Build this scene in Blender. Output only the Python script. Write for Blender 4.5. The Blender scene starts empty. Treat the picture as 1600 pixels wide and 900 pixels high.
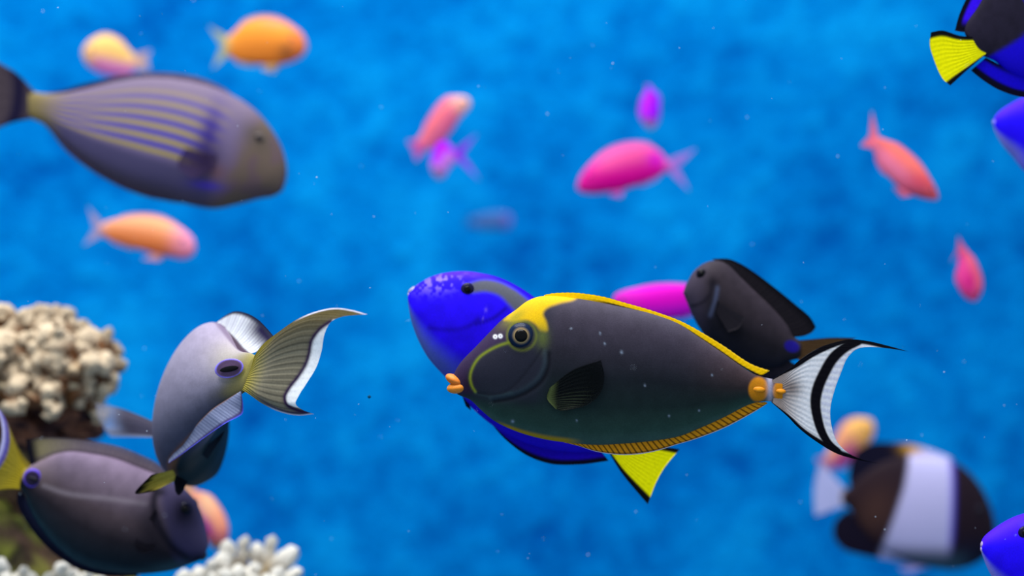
import bpy, math, random
import numpy as np

S = bpy.context.scene
COL = S.collection
random.seed(7)
rng = np.random.default_rng(7)

# ------------------------------------------------------------------ camera
CZ = 0.8                      # camera height above the tank floor
cam_d = bpy.data.cameras.new('camera')
cam = bpy.data.objects.new('camera', cam_d)
COL.objects.link(cam)
cam.location = (0, 0, CZ)
cam.rotation_euler = (math.pi / 2, 0, 0)
cam_d.sensor_width = 36
cam_d.lens = 67.5
cam_d.clip_start = 0.05
cam_d.clip_end = 50
cam_d.dof.use_dof = True
cam_d.dof.focus_distance = 1.5
cam_d.dof.aperture_fstop = 2.4
S.camera = cam

# ------------------------------------------------------------------ ambient light of the water
W = bpy.data.worlds.new('world')
S.world = W
W.use_nodes = True
bg = W.node_tree.nodes['Background']
bg.inputs[0].default_value = (0.72, 0.86, 1.0, 1)
bg.inputs[1].default_value = 0.58

def area(name, loc, rot, size, energy, col=(1, 1, 1)):
    l = bpy.data.lights.new(name, 'AREA')
    l.shape = 'RECTANGLE'
    l.size, l.size_y = size
    l.energy = energy
    l.color = col
    o = bpy.data.objects.new(name, l)
    o.location = loc
    o.rotation_euler = rot
    COL.objects.link(o)
    return o

# lamps hung over the tank, light comes from above and a little from the viewing side
area('tank_lamp', (-0.35, 1.0, 2.5), (math.radians(-14), 0, 0), (1.8, 0.8), 55, (1.0, 0.98, 0.96))
area('tank_lamp', (-0.6, 2.2, 3.1), (math.radians(22), 0, 0), (2.6, 0.6), 62, (0.95, 0.98, 1.0))

S.view_settings.view_transform = 'Standard'
S.view_settings.look = 'None'
S.view_settings.gamma = 1
S.view_settings.use_curve_mapping = False
S.view_settings.exposure = 0.3

# ------------------------------------------------------------------ helpers
def lin1(c):
    c = c / 255.0
    return c / 12.92 if c <= 0.04045 else ((c + 0.055) / 1.055) ** 2.4

def K(r, g, b):
    return np.array([lin1(r), lin1(g), lin1(b)])

def sm(a, b, x):
    t = np.clip((np.asarray(x, float) - a) / (b - a), 0, 1)
    return t * t * (3 - 2 * t)

def mixc(c, k, m):
    m = np.asarray(m)[:, None]
    k = np.asarray(k)
    return c * (1 - m) + (k if k.ndim == 2 else k[None, :]) * m

def full(n, k):
    return np.tile(np.asarray(k, float), (n, 1))

def ramp(x, xs, cols):
    xs = np.asarray(xs, float)
    cols = np.asarray(cols)
    return np.stack([np.interp(x, xs, cols[:, i]) for i in range(3)], 1)

def catmull(P, n):
    """smooth a polyline and resample it to n points by arc length"""
    P = np.asarray(P, float)
    if len(P) > 2:
        Q = np.vstack([2 * P[0] - P[1], P, 2 * P[-1] - P[-2]])
        out = []
        for i in range(1, len(Q) - 2):
            p0, p1, p2, p3 = Q[i - 1], Q[i], Q[i + 1], Q[i + 2]
            d0 = max(np.linalg.norm(p1 - p0), 1e-6) ** 0.5
            d1 = max(np.linalg.norm(p2 - p1), 1e-6) ** 0.5
            d2 = max(np.linalg.norm(p3 - p2), 1e-6) ** 0.5
            m1 = (p2 - p1) + d1 * ((p1 - p0) / d0 - (p2 - p0) / (d0 + d1))
            m2 = (p2 - p1) + d1 * ((p3 - p2) / d2 - (p3 - p1) / (d1 + d2))
            t = np.linspace(0, 1, 24, endpoint=False)[:, None]
            out.append((2 * t**3 - 3 * t**2 + 1) * p1 + (t**3 - 2 * t**2 + t) * m1
                       + (-2 * t**3 + 3 * t**2) * p2 + (t**3 - t**2) * m2)
        out.append(P[-1:])
        P = np.vstack(out)
    s = np.concatenate([[0], np.cumsum(np.linalg.norm(np.diff(P, axis=0), axis=1))])
    t = np.linspace(0, s[-1], n)
    return np.stack([np.interp(t, s, P[:, i]) for i in range(P.shape[1])], 1)

def crv(x, xs, ys):
    pts = catmull(np.stack([xs, ys], 1), 200)
    return np.interp(x, pts[:, 0], pts[:, 1])

def pdist(x, y, pts, n=60):
    P = catmull(pts, n)
    d = np.full(len(x), 1e9)
    for a, b in zip(P[:-1], P[1:]):
        ab = b - a
        L = max(ab @ ab, 1e-9)
        t = np.clip(((x - a[0]) * ab[0] + (y - a[1]) * ab[1]) / L, 0, 1)
        d = np.minimum(d, np.hypot(x - a[0] - t * ab[0], y - a[1] - t * ab[1]))
    return d

def inside(x, y, pts, soft=3.0, n=80):
    """soft mask, 1 inside the closed outline"""
    P = catmull(list(pts) + [pts[0]], n)
    c = np.zeros(len(x), bool)
    for a, b in zip(P[:-1], P[1:]):
        if a[1] == b[1]:
            continue
        cond = (a[1] > y) != (b[1] > y)
        c ^= cond & (x < (b[0] - a[0]) * (y - a[1]) / (b[1] - a[1]) + a[0])
    d = pdist(x, y, list(pts) + [pts[0]], n)
    return sm(-soft, soft, np.where(c, d, -d))

def ell(x, y, cx, cy, rx, ry, ang=0):
    a = math.radians(ang)
    dx, dy = x - cx, y - cy
    X = dx * math.cos(a) + dy * math.sin(a)
    Y = -dx * math.sin(a) + dy * math.cos(a)
    return np.hypot(X / rx, Y / ry)

def vnoise(x, y, s, seed=0):
    """cheap smooth value noise"""
    r = np.random.default_rng(seed).random((64, 64))
    X, Y = np.asarray(x) / s + 100, np.asarray(y) / s + 100
    xi, yi = np.floor(X).astype(int), np.floor(Y).astype(int)
    fx, fy = X - xi, Y - yi
    fx, fy = fx * fx * (3 - 2 * fx), fy * fy * (3 - 2 * fy)
    g = lambda i, j: r[i % 64, j % 64]
    return (g(xi, yi) * (1 - fx) * (1 - fy) + g(xi + 1, yi) * fx * (1 - fy)
            + g(xi, yi + 1) * (1 - fx) * fy + g(xi + 1, yi + 1) * fx * fy)

U = 3000.0                     # metres per pixel at distance d is d / U
def at(px, py, d):
    return np.stack([(np.asarray(px) - 800) * d / U, d + 0 * np.asarray(px, float), CZ + (450 - np.asarray(py)) * d / U], -1)

def make_mesh(name, V, F, colours=None, smooth=True):
    me = bpy.data.meshes.new(name)
    me.from_pydata([tuple(v) for v in np.asarray(V).tolist()], [], F)
    if smooth:
        me.polygons.foreach_set('use_smooth', np.ones(len(me.polygons), bool))
    if colours is not None:
        c = np.asarray(colours, float)
        if c.shape[1] == 3:
            c = np.hstack([c, np.ones((len(c), 1))])
        ca = me.color_attributes.new('Col', 'FLOAT_COLOR', 'POINT')
        ca.data.foreach_set('color', np.clip(c, 0, 1).astype(np.float32).ravel())
    me.update()
    return me

def link(name, me, mat, parent=None, loc=None):
    o = bpy.data.objects.new(name, me)
    if mat is not None and not me.materials:
        me.materials.append(mat)
    COL.objects.link(o)
    if parent is not None:
        o.parent = parent
    if loc is not None:
        o.location = loc
    return o

def tag(o, label, cat, group=None):
    o['label'] = label
    o['category'] = cat
    if group:
        o['group'] = group
    return o

# ------------------------------------------------------------------ materials
def skin_mat(name, rough=0.5, spec=0.25, alpha=False, translucent=0.0, nscale=900, bump=0.12, var=0.12, sss=0.0):
    m = bpy.data.materials.new(name)
    m.use_nodes = True
    nt = m.node_tree
    N, L = nt.nodes, nt.links
    b = N['Principled BSDF']
    at_ = N.new('ShaderNodeAttribute')
    at_.attribute_name = 'Col'
    tc = N.new('ShaderNodeTexCoord')
    no = N.new('ShaderNodeTexNoise')
    no.inputs['Scale'].default_value = nscale
    no.inputs['Detail'].default_value = 3
    L.new(tc.outputs['Object'], no.inputs['Vector'])
    mr = N.new('ShaderNodeMapRange')
    mr.inputs['From Min'].default_value = 0.25
    mr.inputs['From Max'].default_value = 0.75
    mr.inputs['To Min'].default_value = 1 - var
    mr.inputs['To Max'].default_value = 1 + var
    L.new(no.outputs['Fac'], mr.inputs['Value'])
    vm = N.new('ShaderNodeVectorMath')
    vm.operation = 'SCALE'
    L.new(at_.outputs['Color'], vm.inputs[0])
    L.new(mr.outputs['Result'], vm.inputs['Scale'])
    L.new(vm.outputs['Vector'], b.inputs['Base Color'])
    b.inputs['Roughness'].default_value = rough
    b.inputs['Specular IOR Level'].default_value = spec
    bp = N.new('ShaderNodeBump')
    bp.inputs['Strength'].default_value = bump
    bp.inputs['Distance'].default_value = 0.0006
    L.new(no.outputs['Fac'], bp.inputs['Height'])
    L.new(bp.outputs['Normal'], b.inputs['Normal'])
    out = N['Material Output']
    sh = b.outputs[0]
    if translucent > 0:
        tr = N.new('ShaderNodeBsdfTranslucent')
        L.new(vm.outputs['Vector'], tr.inputs['Color'])
        mx = N.new('ShaderNodeMixShader')
        mx.inputs[0].default_value = translucent
        L.new(sh, mx.inputs[1])
        L.new(tr.outputs[0], mx.inputs[2])
        sh = mx.outputs[0]
    if alpha:
        tp = N.new('ShaderNodeBsdfTransparent')
        mx2 = N.new('ShaderNodeMixShader')
        L.new(at_.outputs['Alpha'], mx2.inputs[0])
        L.new(tp.outputs[0], mx2.inputs[1])
        L.new(sh, mx2.inputs[2])
        sh = mx2.outputs[0]
    L.new(sh, out.inputs['Surface'])
    return m

M_SKIN = skin_mat('fish_skin', 0.6, 0.07)
M_BRIGHT = skin_mat('anthias_skin', 0.6, 0.1, translucent=0.25, bump=0.05)
M_FIN = skin_mat('fish_fin', 0.6, 0.06, alpha=True, translucent=0.3, nscale=600, bump=0.08)
M_EYE = skin_mat('fish_eye', 0.25, 0.14, nscale=200, bump=0.0, var=0.04)
M_LIP = skin_mat('fish_lip', 0.45, 0.2, nscale=700, bump=0.15)
M_CORAL = skin_mat('coral_flesh', 0.85, 0.15, nscale=260, bump=0.9, var=0.18)
M_ROCK = skin_mat('algae_rock', 0.9, 0.1, nscale=120, bump=1.0, var=0.35)

# ------------------------------------------------------------------ the tank
def wall_material():
    m = bpy.data.materials.new('blue_painted_tank_wall')
    m.use_nodes = True
    nt = m.node_tree
    N, L = nt.nodes, nt.links
    b = N['Principled BSDF']
    b.inputs['Roughness'].default_value = 0.9
    b.inputs['Specular IOR Level'].default_value = 0.0
    tc = N.new('ShaderNodeTexCoord')
    def noise(scale, detail, rough=0.5, dist=0.0):
        n = N.new('ShaderNodeTexNoise')
        n.inputs['Scale'].default_value = scale
        n.inputs['Detail'].default_value = detail
        n.inputs['Roughness'].default_value = rough
        n.inputs['Distortion'].default_value = dist
        L.new(tc.outputs['Object'], n.inputs['Vector'])
        return n
    big = noise(2.6, 2)
    mid = noise(8.5, 3, 0.55, 0.4)
    fine = noise(30, 2, 0.6)
    def math_(op, a, bval):
        n = N.new('ShaderNodeMath')
        n.operation = op
        for i, v in enumerate((a, bval)):
            if isinstance(v, (int, float)):
                n.inputs[i].default_value = v
            else:
                L.new(v, n.inputs[i])
        return n.outputs[0]
    s = math_('ADD', math_('MULTIPLY', big.outputs['Fac'], 0.85),
              math_('ADD', math_('MULTIPLY', mid.outputs['Fac'], 0.75), math_('MULTIPLY', fine.outputs['Fac'], 0.9)))
    cr = N.new('ShaderNodeValToRGB')
    e = cr.color_ramp.elements
    e[0].position, e[0].color = 0.37, (0.0, 0.090, 0.375, 1)
    e[1].position, e[1].color = 0.66, (0.002, 0.30, 0.72, 1)
    mdl = cr.color_ramp.elements.new(0.5)
    mdl.color = (0.0, 0.187, 0.56, 1)
    L.new(math_('MULTIPLY', s, 0.4), cr.inputs['Fac'])
    L.new(cr.outputs['Color'], b.inputs['Base Color'])
    bp = N.new('ShaderNodeBump')
    bp.inputs['Strength'].default_value = 0.4
    bp.inputs['Distance'].default_value = 0.02
    L.new(fine.outputs['Fac'], bp.inputs['Height'])
    L.new(bp.outputs['Normal'], b.inputs['Normal'])
    return m

def sand_material():
    m = bpy.data.materials.new('dark_blue_sand')
    m.use_nodes = True
    nt = m.node_tree
    N, L = nt.nodes, nt.links
    b = N['Principled BSDF']
    b.inputs['Roughness'].default_value = 0.95
    n = N.new('ShaderNodeTexNoise')
    n.inputs['Scale'].default_value = 40
    n.inputs['Detail'].default_value = 6
    cr = N.new('ShaderNodeValToRGB')
    cr.color_ramp.elements[0].color = (0.02, 0.07, 0.14, 1)  # the sand itself is dark blue, two tones mixed by noise
    cr.color_ramp.elements[1].color = (0.06, 0.15, 0.24, 1)
    L.new(n.outputs['Fac'], cr.inputs['Fac'])
    L.new(cr.outputs['Color'], b.inputs['Base Color'])
    return m

def box(name, x0, x1, y0, y1, z0, z1, mat):
    c = ((x0 + x1) / 2, (y0 + y1) / 2, (z0 + z1) / 2)
    hx, hy, hz = (x1 - x0) / 2, (y1 - y0) / 2, (z1 - z0) / 2
    V = [(sx * hx, sy * hy, sz * hz) for sx in (-1, 1) for sy in (-1, 1) for sz in (-1, 1)]
    F = [(0, 1, 3, 2), (4, 6, 7, 5), (0, 4, 5, 1), (2, 3, 7, 6), (0, 2, 6, 4), (1, 5, 7, 3)]
    o = link(name, make_mesh(name, V, F, smooth=False), mat, loc=c)
    o['kind'] = 'structure'
    return o

wall_m = wall_material()
box('wall_back', -3.0, 3.0, 3.4, 3.5, 0.0, 2.6, wall_m)
box('floor', -3.0, 3.0, 0.5, 3.5, -0.1, 0.0, sand_material())

# ------------------------------------------------------------------ fish building
class Fish:
    pass

def grid_faces(n, m, closed):
    F = []
    mm = m if closed else m - 1
    for i in range(n - 1):
        for j in range(mm):
            a = i * m + j
            b_ = i * m + (j + 1) % m
            F.append((a, b_, b_ + m, a + m))
    return F

TP = ([0, .04, .12, .3, .45, .65, .85, 1], [.16, .36, .68, 1, .97, .72, .34, .2])

def fish(name, label, group, d, top, bot, thick, colf, yaw=0.0, gain=1.0, N=150, M=80, tp=TP, relief=None, cat='fish', pw=0.9, mat=None, bow=0.0):
    """top and bot run from the mouth to the tail root; thick is the half width (all measured at distance d)"""
    f = Fish()
    T, B = catmull(top, N), catmull(bot, N)
    f.T, f.B, f.N = T, B, N
    C = (T + B) / 2
    cx, cy = C.mean(0)
    f.cx, f.cy, f.d, f.yaw, f.thick, f.bow = cx, cy, d, yaw, thick, bow
    u = np.linspace(0, 1, N)
    tk = crv(u, *tp) * thick
    f.tk = tk
    th = np.linspace(0, 2 * math.pi, M, endpoint=False)
    c, s = np.cos(th), np.sin(th)
    s = np.sign(s) * np.abs(s) ** pw
    Hx = (T - B) / 2
    px = C[:, None, 0] + Hx[:, None, 0] * c[None]
    py = C[:, None, 1] + Hx[:, None, 1] * c[None]
    yy = -tk[:, None] * s[None]                       # s > 0 is the side towards the viewer
    uu = np.repeat(u[:, None], M, 1)
    vv = np.repeat(c[None], N, 0)
    P = dict(px=px.ravel(), py=py.ravel(), u=uu.ravel(), v=vv.ravel(), s=np.repeat(s[None], N, 0).ravel())
    if relief is not None:
        yy = (yy.ravel() + relief(P) * np.sign(P['s'])).reshape(yy.shape)
    f.root = bpy.data.objects.new(name, None)
    f.root.empty_display_size = 0.02
    COL.objects.link(f.root)
    f.loc = at(cx, cy, d)
    f.root.location = f.loc
    tag(f.root, label, cat, group)
    V = f_place(f, P['px'], P['py'], yy.ravel())
    cols = colf(P) * gain
    F = grid_faces(N, M, True)
    n0 = len(V)
    caps = np.array([V[:M].mean(0), V[-M:].mean(0)])
    V = np.vstack([V, caps])
    cols = np.vstack([cols, cols[:1], cols[-1:]])
    for j in range(M):
        F.append((n0, (j + 1) % M, j))
        F.append((n0 + 1, n0 - M + j, n0 - M + (j + 1) % M))
    f.body = link('body', make_mesh('body', V, F, cols), mat or M_SKIN, f.root)
    near = P['s'] >= 0
    f.near = (P['px'][near], P['py'][near], yy.ravel()[near])
    return f

def f_place(f, px, py, y):
    """design point -> local coordinates of the fish root; y in pixels, negative is nearer the viewer"""
    px, py, y = np.asarray(px, float), np.asarray(py, float), np.asarray(y, float)
    r = (px - f.cx)
    dm = f.d * (1 + f.yaw * r / U) + f.bow * (r * r) / 1e5 * f.d / U
    A = at(px, py, dm)
    A[..., 1] += y * f.d / U
    return A - f.loc

def surf(f, px, py):
    i = np.argmin((f.near[0] - px) ** 2 + (f.near[1] - py) ** 2)
    return f.near[2][i]

def coons(base, edge, s0, s1, nu, nv):
    b, e = catmull(base, nu), catmull(edge, nu)
    l = catmull(s0 if s0 is not None else [b[0], e[0]], nv)
    r = catmull(s1 if s1 is not None else [b[-1], e[-1]], nv)
    u = np.linspace(0, 1, nu)[:, None, None]
    v = np.linspace(0, 1, nv)[None, :, None]
    G = ((1 - v) * b[:, None] + v * e[:, None] + (1 - u) * l[None] + u * r[None]
         - ((1 - u) * (1 - v) * b[0] + u * (1 - v) * b[-1] + (1 - u) * v * e[0] + u * v * e[-1]))
    return G

def fin(f, name, base, edge, colf, s0=None, s1=None, nu=60, nv=16, rays=24, y0=0.0, y1=0.0, yb=0.0, t0=2.2, t1=0.5, ridge=0.10, mat=None, parent=None, bulge=0.0, scallop=0.0):
    G = coons(base, edge, s0, s1, nu, nv)
    u = np.repeat(np.linspace(0, 1, nu)[:, None], nv, 1)
    v = np.repeat(np.linspace(0, 1, nv)[None], nu, 0)
    px, py = G[..., 0], G[..., 1]
    mid = y0 + (y1 - y0) * v ** 1.4 + yb * np.sin(math.pi * v) + bulge * np.sin(math.pi * u) * v
    t = (t0 + (t1 - t0) * v) * (1 + ridge * np.cos(2 * math.pi * rays * u) * np.clip(v * 4, 0, 1))
    rim = np.ones_like(u)
    rim[0], rim[-1], rim[:, -1] = 0.15, 0.15, 0.15
    t = t * rim
    wav = scallop * np.cos(2 * math.pi * rays * u) * v
    A = f_place(f, px.ravel(), (py + wav).ravel(), (mid - t).ravel())
    B = f_place(f, px.ravel(), (py + wav).ravel(), (mid + t).ravel())
    n = nu * nv
    F = []
    for i in range(nu - 1):
        for j in range(nv - 1):
            a = i * nv + j
            F.append((a, a + 1, a + nv + 1, a + nv))
            F.append((n + a, n + a + nv, n + a + nv + 1, n + a + 1))
    ring = [(i, 0) for i in range(nu)] + [(nu - 1, j) for j in range(1, nv)] + [(i, nv - 1) for i in range(nu - 2, -1, -1)] + [(0, j) for j in range(nv - 2, 0, -1)]
    idx = [i * nv + j for i, j in ring]
    for k in range(len(idx)):
        a, b_ = idx[k], idx[(k + 1) % len(idx)]
        F.append((a, n + a, n + b_, b_))
    P = dict(px=px.ravel(), py=py.ravel(), u=u.ravel(), v=v.ravel(), rays=rays)
    c = colf(P)
    return link(name, make_mesh(name, np.vstack([A, B]), F, np.vstack([c, c])), mat or M_FIN, parent or f.root)

def rayc(P, dark, light, amt=1.0):
    """ray pattern: light membranes, dark rays"""
    w = 2 * math.pi * P['rays'] * P['u']
    m = (0.5 + 0.24 * np.cos(w) + 0.16 * np.cos(2.17 * w + 1 + 1.5 * np.sin(5 * P['u'])) + .1 * np.cos(.37 * w)) * amt
    return mixc(full(len(m), light), dark, m)

def blob(f, name, px, py, y, rx, ry, rz, col, mat=None, parent=None, ang=0.0, n=14, m=24, colf=None):
    """rounded body part: half sizes rx (along), ry (up), rz (towards viewer), pixels"""
    a = math.radians(ang)
    th = np.linspace(0, math.pi, n)
    ph = np.linspace(0, 2 * math.pi, m, endpoint=False)
    X = np.sin(th)[:, None] * np.cos(ph)[None]
    Z = np.sin(th)[:, None] * np.sin(ph)[None]
    Y = -np.cos(th)[:, None] * np.ones(m)[None]
    x, z = X * rx, Z * ry
    pxx = px + x * math.cos(a) - z * math.sin(a)
    pyy = py + x * math.sin(a) + z * math.cos(a)
    V = f_place(f, pxx.ravel(), pyy.ravel(), (y + Y * rz).ravel())
    r = np.hypot(X, Z).ravel()
    ang_ = np.arctan2(Z, X).ravel()
    c = colf(r, ang_) if colf else full(len(V), col)
    return link(name, make_mesh(name, V, grid_faces(n, m, True), c), mat or M_SKIN, parent or f.root)

def eyes(f, px, py, r, ring=None, iris=(40, 35, 45), rim=(25, 25, 45), depth=0.5, pupil=0.5):
    y = surf(f, px, py)
    ki, kr, kp = K(*iris), K(*rim), K(3, 3, 5)
    def cf(rr, a):
        c = ramp(rr, [0, pupil * .95, pupil * 1.06, .68, .76, 1], [ki, ki, ki, ki, kr, kr])
        if ring:
            c = mixc(c, K(*ring), np.exp(-((rr - pupil * 1.12) / .06) ** 2))
        return c
    for sgn in (1, -1):
        e = blob(f, 'eye', px, py, sgn * y * 0.96, r, r, r * depth, None, M_EYE, colf=cf, n=24, m=36)
        blob(f, 'pupil', px, py, sgn * (y * 0.96 - r * depth * 0.86), r * pupil, r * pupil, r * 0.2 * depth / .5, kp, M_EYE, parent=e, n=10, m=24)

def side_strip(f, side, u0, u1, h, n=24, lead=0.3, trail=0.15):
    """outline strip outside the body for a dorsal (+1) or anal (-1) fin"""
    O = f.T if side > 0 else f.B
    D = (f.T - f.B) * side
    D = D / np.maximum(np.linalg.norm(D, axis=1), 1e-6)[:, None]
    i = np.linspace(u0 * (f.N - 1), u1 * (f.N - 1), n).astype(int)
    t = np.linspace(0, 1, n)
    hh = h * np.minimum(1, np.minimum(t / max(lead, 1e-3), (1 - t) / max(trail, 1e-3))) ** .7
    return (O[i] - D[i] * min(3, h * .4)), O[i] + D[i] * hh[:, None]

# ------------------------------------------------------------------ 1. the large unicornfish in the middle
YEL, ORA = K(235, 190, 10), K(215, 125, 15)

def naso():
    top = [(708, 595), (709, 586), (714, 575), (722, 563.5), (743, 542), (764, 520), (785, 499), (806, 484), (823, 471), (840, 464), (862, 462), (900, 466), (933, 471.5), (975, 480), (1018, 490), (1060, 505.5),
           (1084, 521), (1129, 551), (1173, 581), (1190, 588), (1206, 592), (1222, 592)]
    bot = [(708, 603), (710, 610), (715, 616), (723, 619.5), (735, 625), (752, 641), (773, 658), (807, 674), (849, 686), (891, 692), (933, 695), (975, 693), (1018, 689), (1060, 682), (1084, 673), (1129, 653),
           (1169, 633), (1188, 628), (1204, 627), (1222, 630)]
    gill = [(857, 552), (856, 572), (847, 592), (828, 608), (803, 619), (773, 625)]
    pre = [(846, 545), (833, 565), (820, 582), (806, 598), (790, 610), (768, 615), (748, 613)]
    yl = [(796, 534), (780, 539), (764, 547), (749, 558), (739, 573), (735, 589), (738, 603), (743, 611)]
    def colf(P):
        x, y, v, u = P['px'], P['py'], P['v'], P['u']
        c = ramp(-v, [-1, -.7, -.3, .05, .45, .8, 1], [K(78, 72, 88), K(64, 58, 73), K(44, 42, 54), K(25, 31, 39), K(26, 43, 44), K(46, 74, 67), K(68, 98, 90)])
        c = mixc(c, K(74, 54, 50), sm(1040, 1190, x) * .6 * sm(-.7, .6, v))
        c *= (1 + .18 * (vnoise(x, y, 14, 3) - .5) + .1 * (vnoise(x, y, 5, 4) - .5))[:, None]
        # head
        head = sm(868, 838, x + (y - 560) * .12)
        c = mixc(c, K(38, 40, 56), head * sm(640, 615, y) * .7)
        snout = inside(x, y, [(698, 588), (740, 540), (792, 490), (800, 505), (795, 528), (765, 543), (740, 565), (730, 590), (736, 612), (712, 614)], 5)
        c = mixc(c, K(58, 42, 76), snout * .85)
        c = mixc(c, K(40, 26, 48), np.exp(-(ell(x, y, 732, 600, 11, 14)) ** 2) * .9)
        # yellow nape and eye surround
        nape = inside(x, y, [(788, 500), (806, 478), (840, 456), (870, 456), (905, 460), (897, 468), (873, 474), (853, 482), (848, 490), (853, 503), (854, 516), (845, 516), (836, 506), (824, 500), (808, 502)], 4)
        c = mixc(c, YEL, nape)
        c = mixc(c, K(120, 128, 40), np.exp(-((ell(x, y, 815, 523.5, 22.5, 22.5) - 1) / .1) ** 2) * .6)
        c = mixc(c, K(140, 136, 34), np.exp(-ell(x, y, 804, 496, 22, 9, -38) ** 2) * .75)
        c = mixc(c, K(100, 112, 52), np.exp(-(ell(x, y, 847, 525, 10, 17)) ** 2) * .75)
        # yellow cheek line
        c = mixc(c, K(128, 140, 36), np.exp(-(pdist(x, y, yl) / 2.3) ** 2) * .9)
        c = mixc(c, K(80, 130, 130), np.exp(-(pdist(x, y, [(743, 613), (765, 617), (800, 612)]) / 2.5) ** 2) * .1)
        # gill cover edges
        c = mixc(c, K(14, 14, 24), np.exp(-(pdist(x, y, gill) / 3.2) ** 2) * .85)
        c = mixc(c, K(74, 96, 108), np.exp(-((pdist(x, y, [(a - 6, b - 4) for a, b in gill])) / 4) ** 2) * .25)
        c = mixc(c, K(26, 28, 40), np.exp(-(pdist(x, y, pre) / 2.0) ** 2) * .75)
        # nostrils
        for a, b in ((774, 525.5), (782, 524.5)):
            r = np.hypot(x - a, y - b)
            c = mixc(c, K(245, 245, 255), np.exp(-((r - 2.2) / 1.4) ** 2))
        # yellow keel and peduncle patches
        bl = sm(770, 800, x) * sm(915, 880, x) * sm(-.90, -.97, v)
        c = mixc(c, K(190, 150, 20), bl)
        for a, b, rx, ry in ((1184, 608, 16, 19), (1218, 611, 12, 15)):
            c = mixc(c, K(205, 130, 20), sm(1.15, .85, ell(x, y, a, b, rx, ry)))
        c = mixc(c, K(185, 180, 205), np.exp(-((x - 1202) / 5) ** 2) * .8)
        # flecks
        for a, b, r in ((969, 549, 1.5), (943, 536, 1), (936, 520, 1), (801, 657, 1.8), (1043, 648, 1), (1090, 640, .9), (1005, 600, .9), (900, 655, .8), (1110, 585, .9), (880, 600, .8)):
            c = mixc(c, K(150, 165, 190), np.exp(-(np.hypot(x - a, y - b) / (r + .6)) ** 2) * .8)
        return c
    def relief(P):
        x, y = P['px'], P['py']
        r = 1.6 * np.exp(-(pdist(x, y, gill) / 4) ** 2) + .3 * np.exp(-(pdist(x, y, pre) / 3) ** 2)
        r -= .5 * np.exp(-((pdist(x, y, [(a - 9, b - 6) for a, b in gill])) / 7) ** 2)
        return r
    f = fish('unicornfish', 'large grey unicornfish with orange lips and a bright yellow back line', 'surgeonfish in the tank', 1.5, top, bot, 42, colf, yaw=-.06, N=520, M=230, relief=relief, gain=.76,
             tp=([0, .03, .08, .18, .35, .55, .75, .88, .96, 1], [.12, .24, .44, .8, 1, .95, .68, .36, .2, .17]))
    eyes(f, 814, 523.5, 20, ring=(190, 160, 100), iris=(14, 36, 66), rim=(12, 28, 56), depth=.55, pupil=.5)
    # lips
    y = -2
    blob(f, 'upper_lip', 710, 594, 0, 15.5, 8, 17, K(222, 124, 44), M_LIP, ang=30, n=24, m=32)
    blob(f, 'lower_lip', 714, 606, 0, 16, 9, 17, K(226, 136, 46), M_LIP, ang=-6, n=24, m=32)
    # dorsal fin
    base = [(858, 467), (900, 470), (933, 474), (975, 482), (1018, 492), (1060, 507), (1084, 523), (1129, 553), (1173, 583)]
    edge = [(850, 461), (862, 458.5), (891, 457), (916, 459), (945, 464), (975, 472.5), (1018, 485), (1060, 500), (1084, 512), (1129, 539), (1173, 568), (1203, 579)]
    def dors(P):
        u, v = P['u'], P['v']
        c = full(len(u), K(255, 208, 2))
        g = .5 + .5 * np.cos(2 * math.pi * P['rays'] * u)
        c *= (1 - .1 * g * sm(.6, .95, v))[:, None]
        bl = sm(.12, .3, u) * sm(.62, .40, v)
        c = mixc(c, K(10, 10, 16), bl)
        c = mixc(c, K(40, 110, 140), sm(.1, .2, u) * sm(.18, .05, v))
        c = mixc(c, K(255, 225, 110), sm(.4, .6, u) * sm(.9, 1, v) * .4)
        return c
    fin(f, 'dorsal_fin', base, edge, dors, s1=[(1173, 583), (1190, 586), (1203, 579)], nu=260, nv=14, rays=46, t0=3.5, t1=1.6, scallop=.25, ridge=.04)
    # anal fin
    base = [(880, 690), (933, 693), (975, 691), (1018, 687), (1060, 680), (1084, 671), (1129, 651), (1169, 631), (1196, 628)]
    edge = [(880, 691), (904, 697), (933, 706), (975, 711), (1018, 706.5), (1060, 694), (1084, 687), (1129, 670), (1173, 647), (1200, 630)]
    def anal(P):
        u, v = P['u'], P['v']
        # rays slant backwards
        ph = np.cos(2 * math.pi * (P['rays'] * (u - .035 * v)))
        c = mixc(full(len(u), K(238, 160, 28)), K(84, 50, 14), sm(.1, .95, ph) * .85)
        c = mixc(c, K(235, 150, 20), sm(.3, .0, v) * .5 * sm(.5, .9, u))
        c = mixc(c, K(24, 16, 16), np.exp(-((v - .86) / .05) ** 2) * .8)
        c = mixc(c, K(215, 220, 240), sm(.9, .97, v))
        return c
    fin(f, 'anal_fin', base, edge, anal, nu=420, nv=24, rays=38, t0=3, t1=.9)
    # tail fin
    base = [(1206, 593), (1209, 611), (1206, 629)]
    lu = [(1206, 593), (1225, 581), (1244, 570), (1271, 552), (1302, 537), (1324, 530.5), (1351, 532), (1382, 539), (1418, 549)]
    edge = [(1418, 549), (1385, 544), (1354, 542), (1336, 546), (1322, 560), (1313, 581), (1303, 608), (1296, 639), (1298, 665), (1307, 690), (1324, 707), (1345, 717), (1375, 724)]
    ll = [(1206, 629), (1231, 651), (1253, 673), (1280, 693), (1307, 708.5), (1340, 718), (1375, 724)]
    band = [(1340, 533), (1318, 543), (1300, 560), (1288, 580), (1277, 605), (1273, 628), (1276, 652), (1283, 675), (1294, 693), (1308, 705)]
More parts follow.
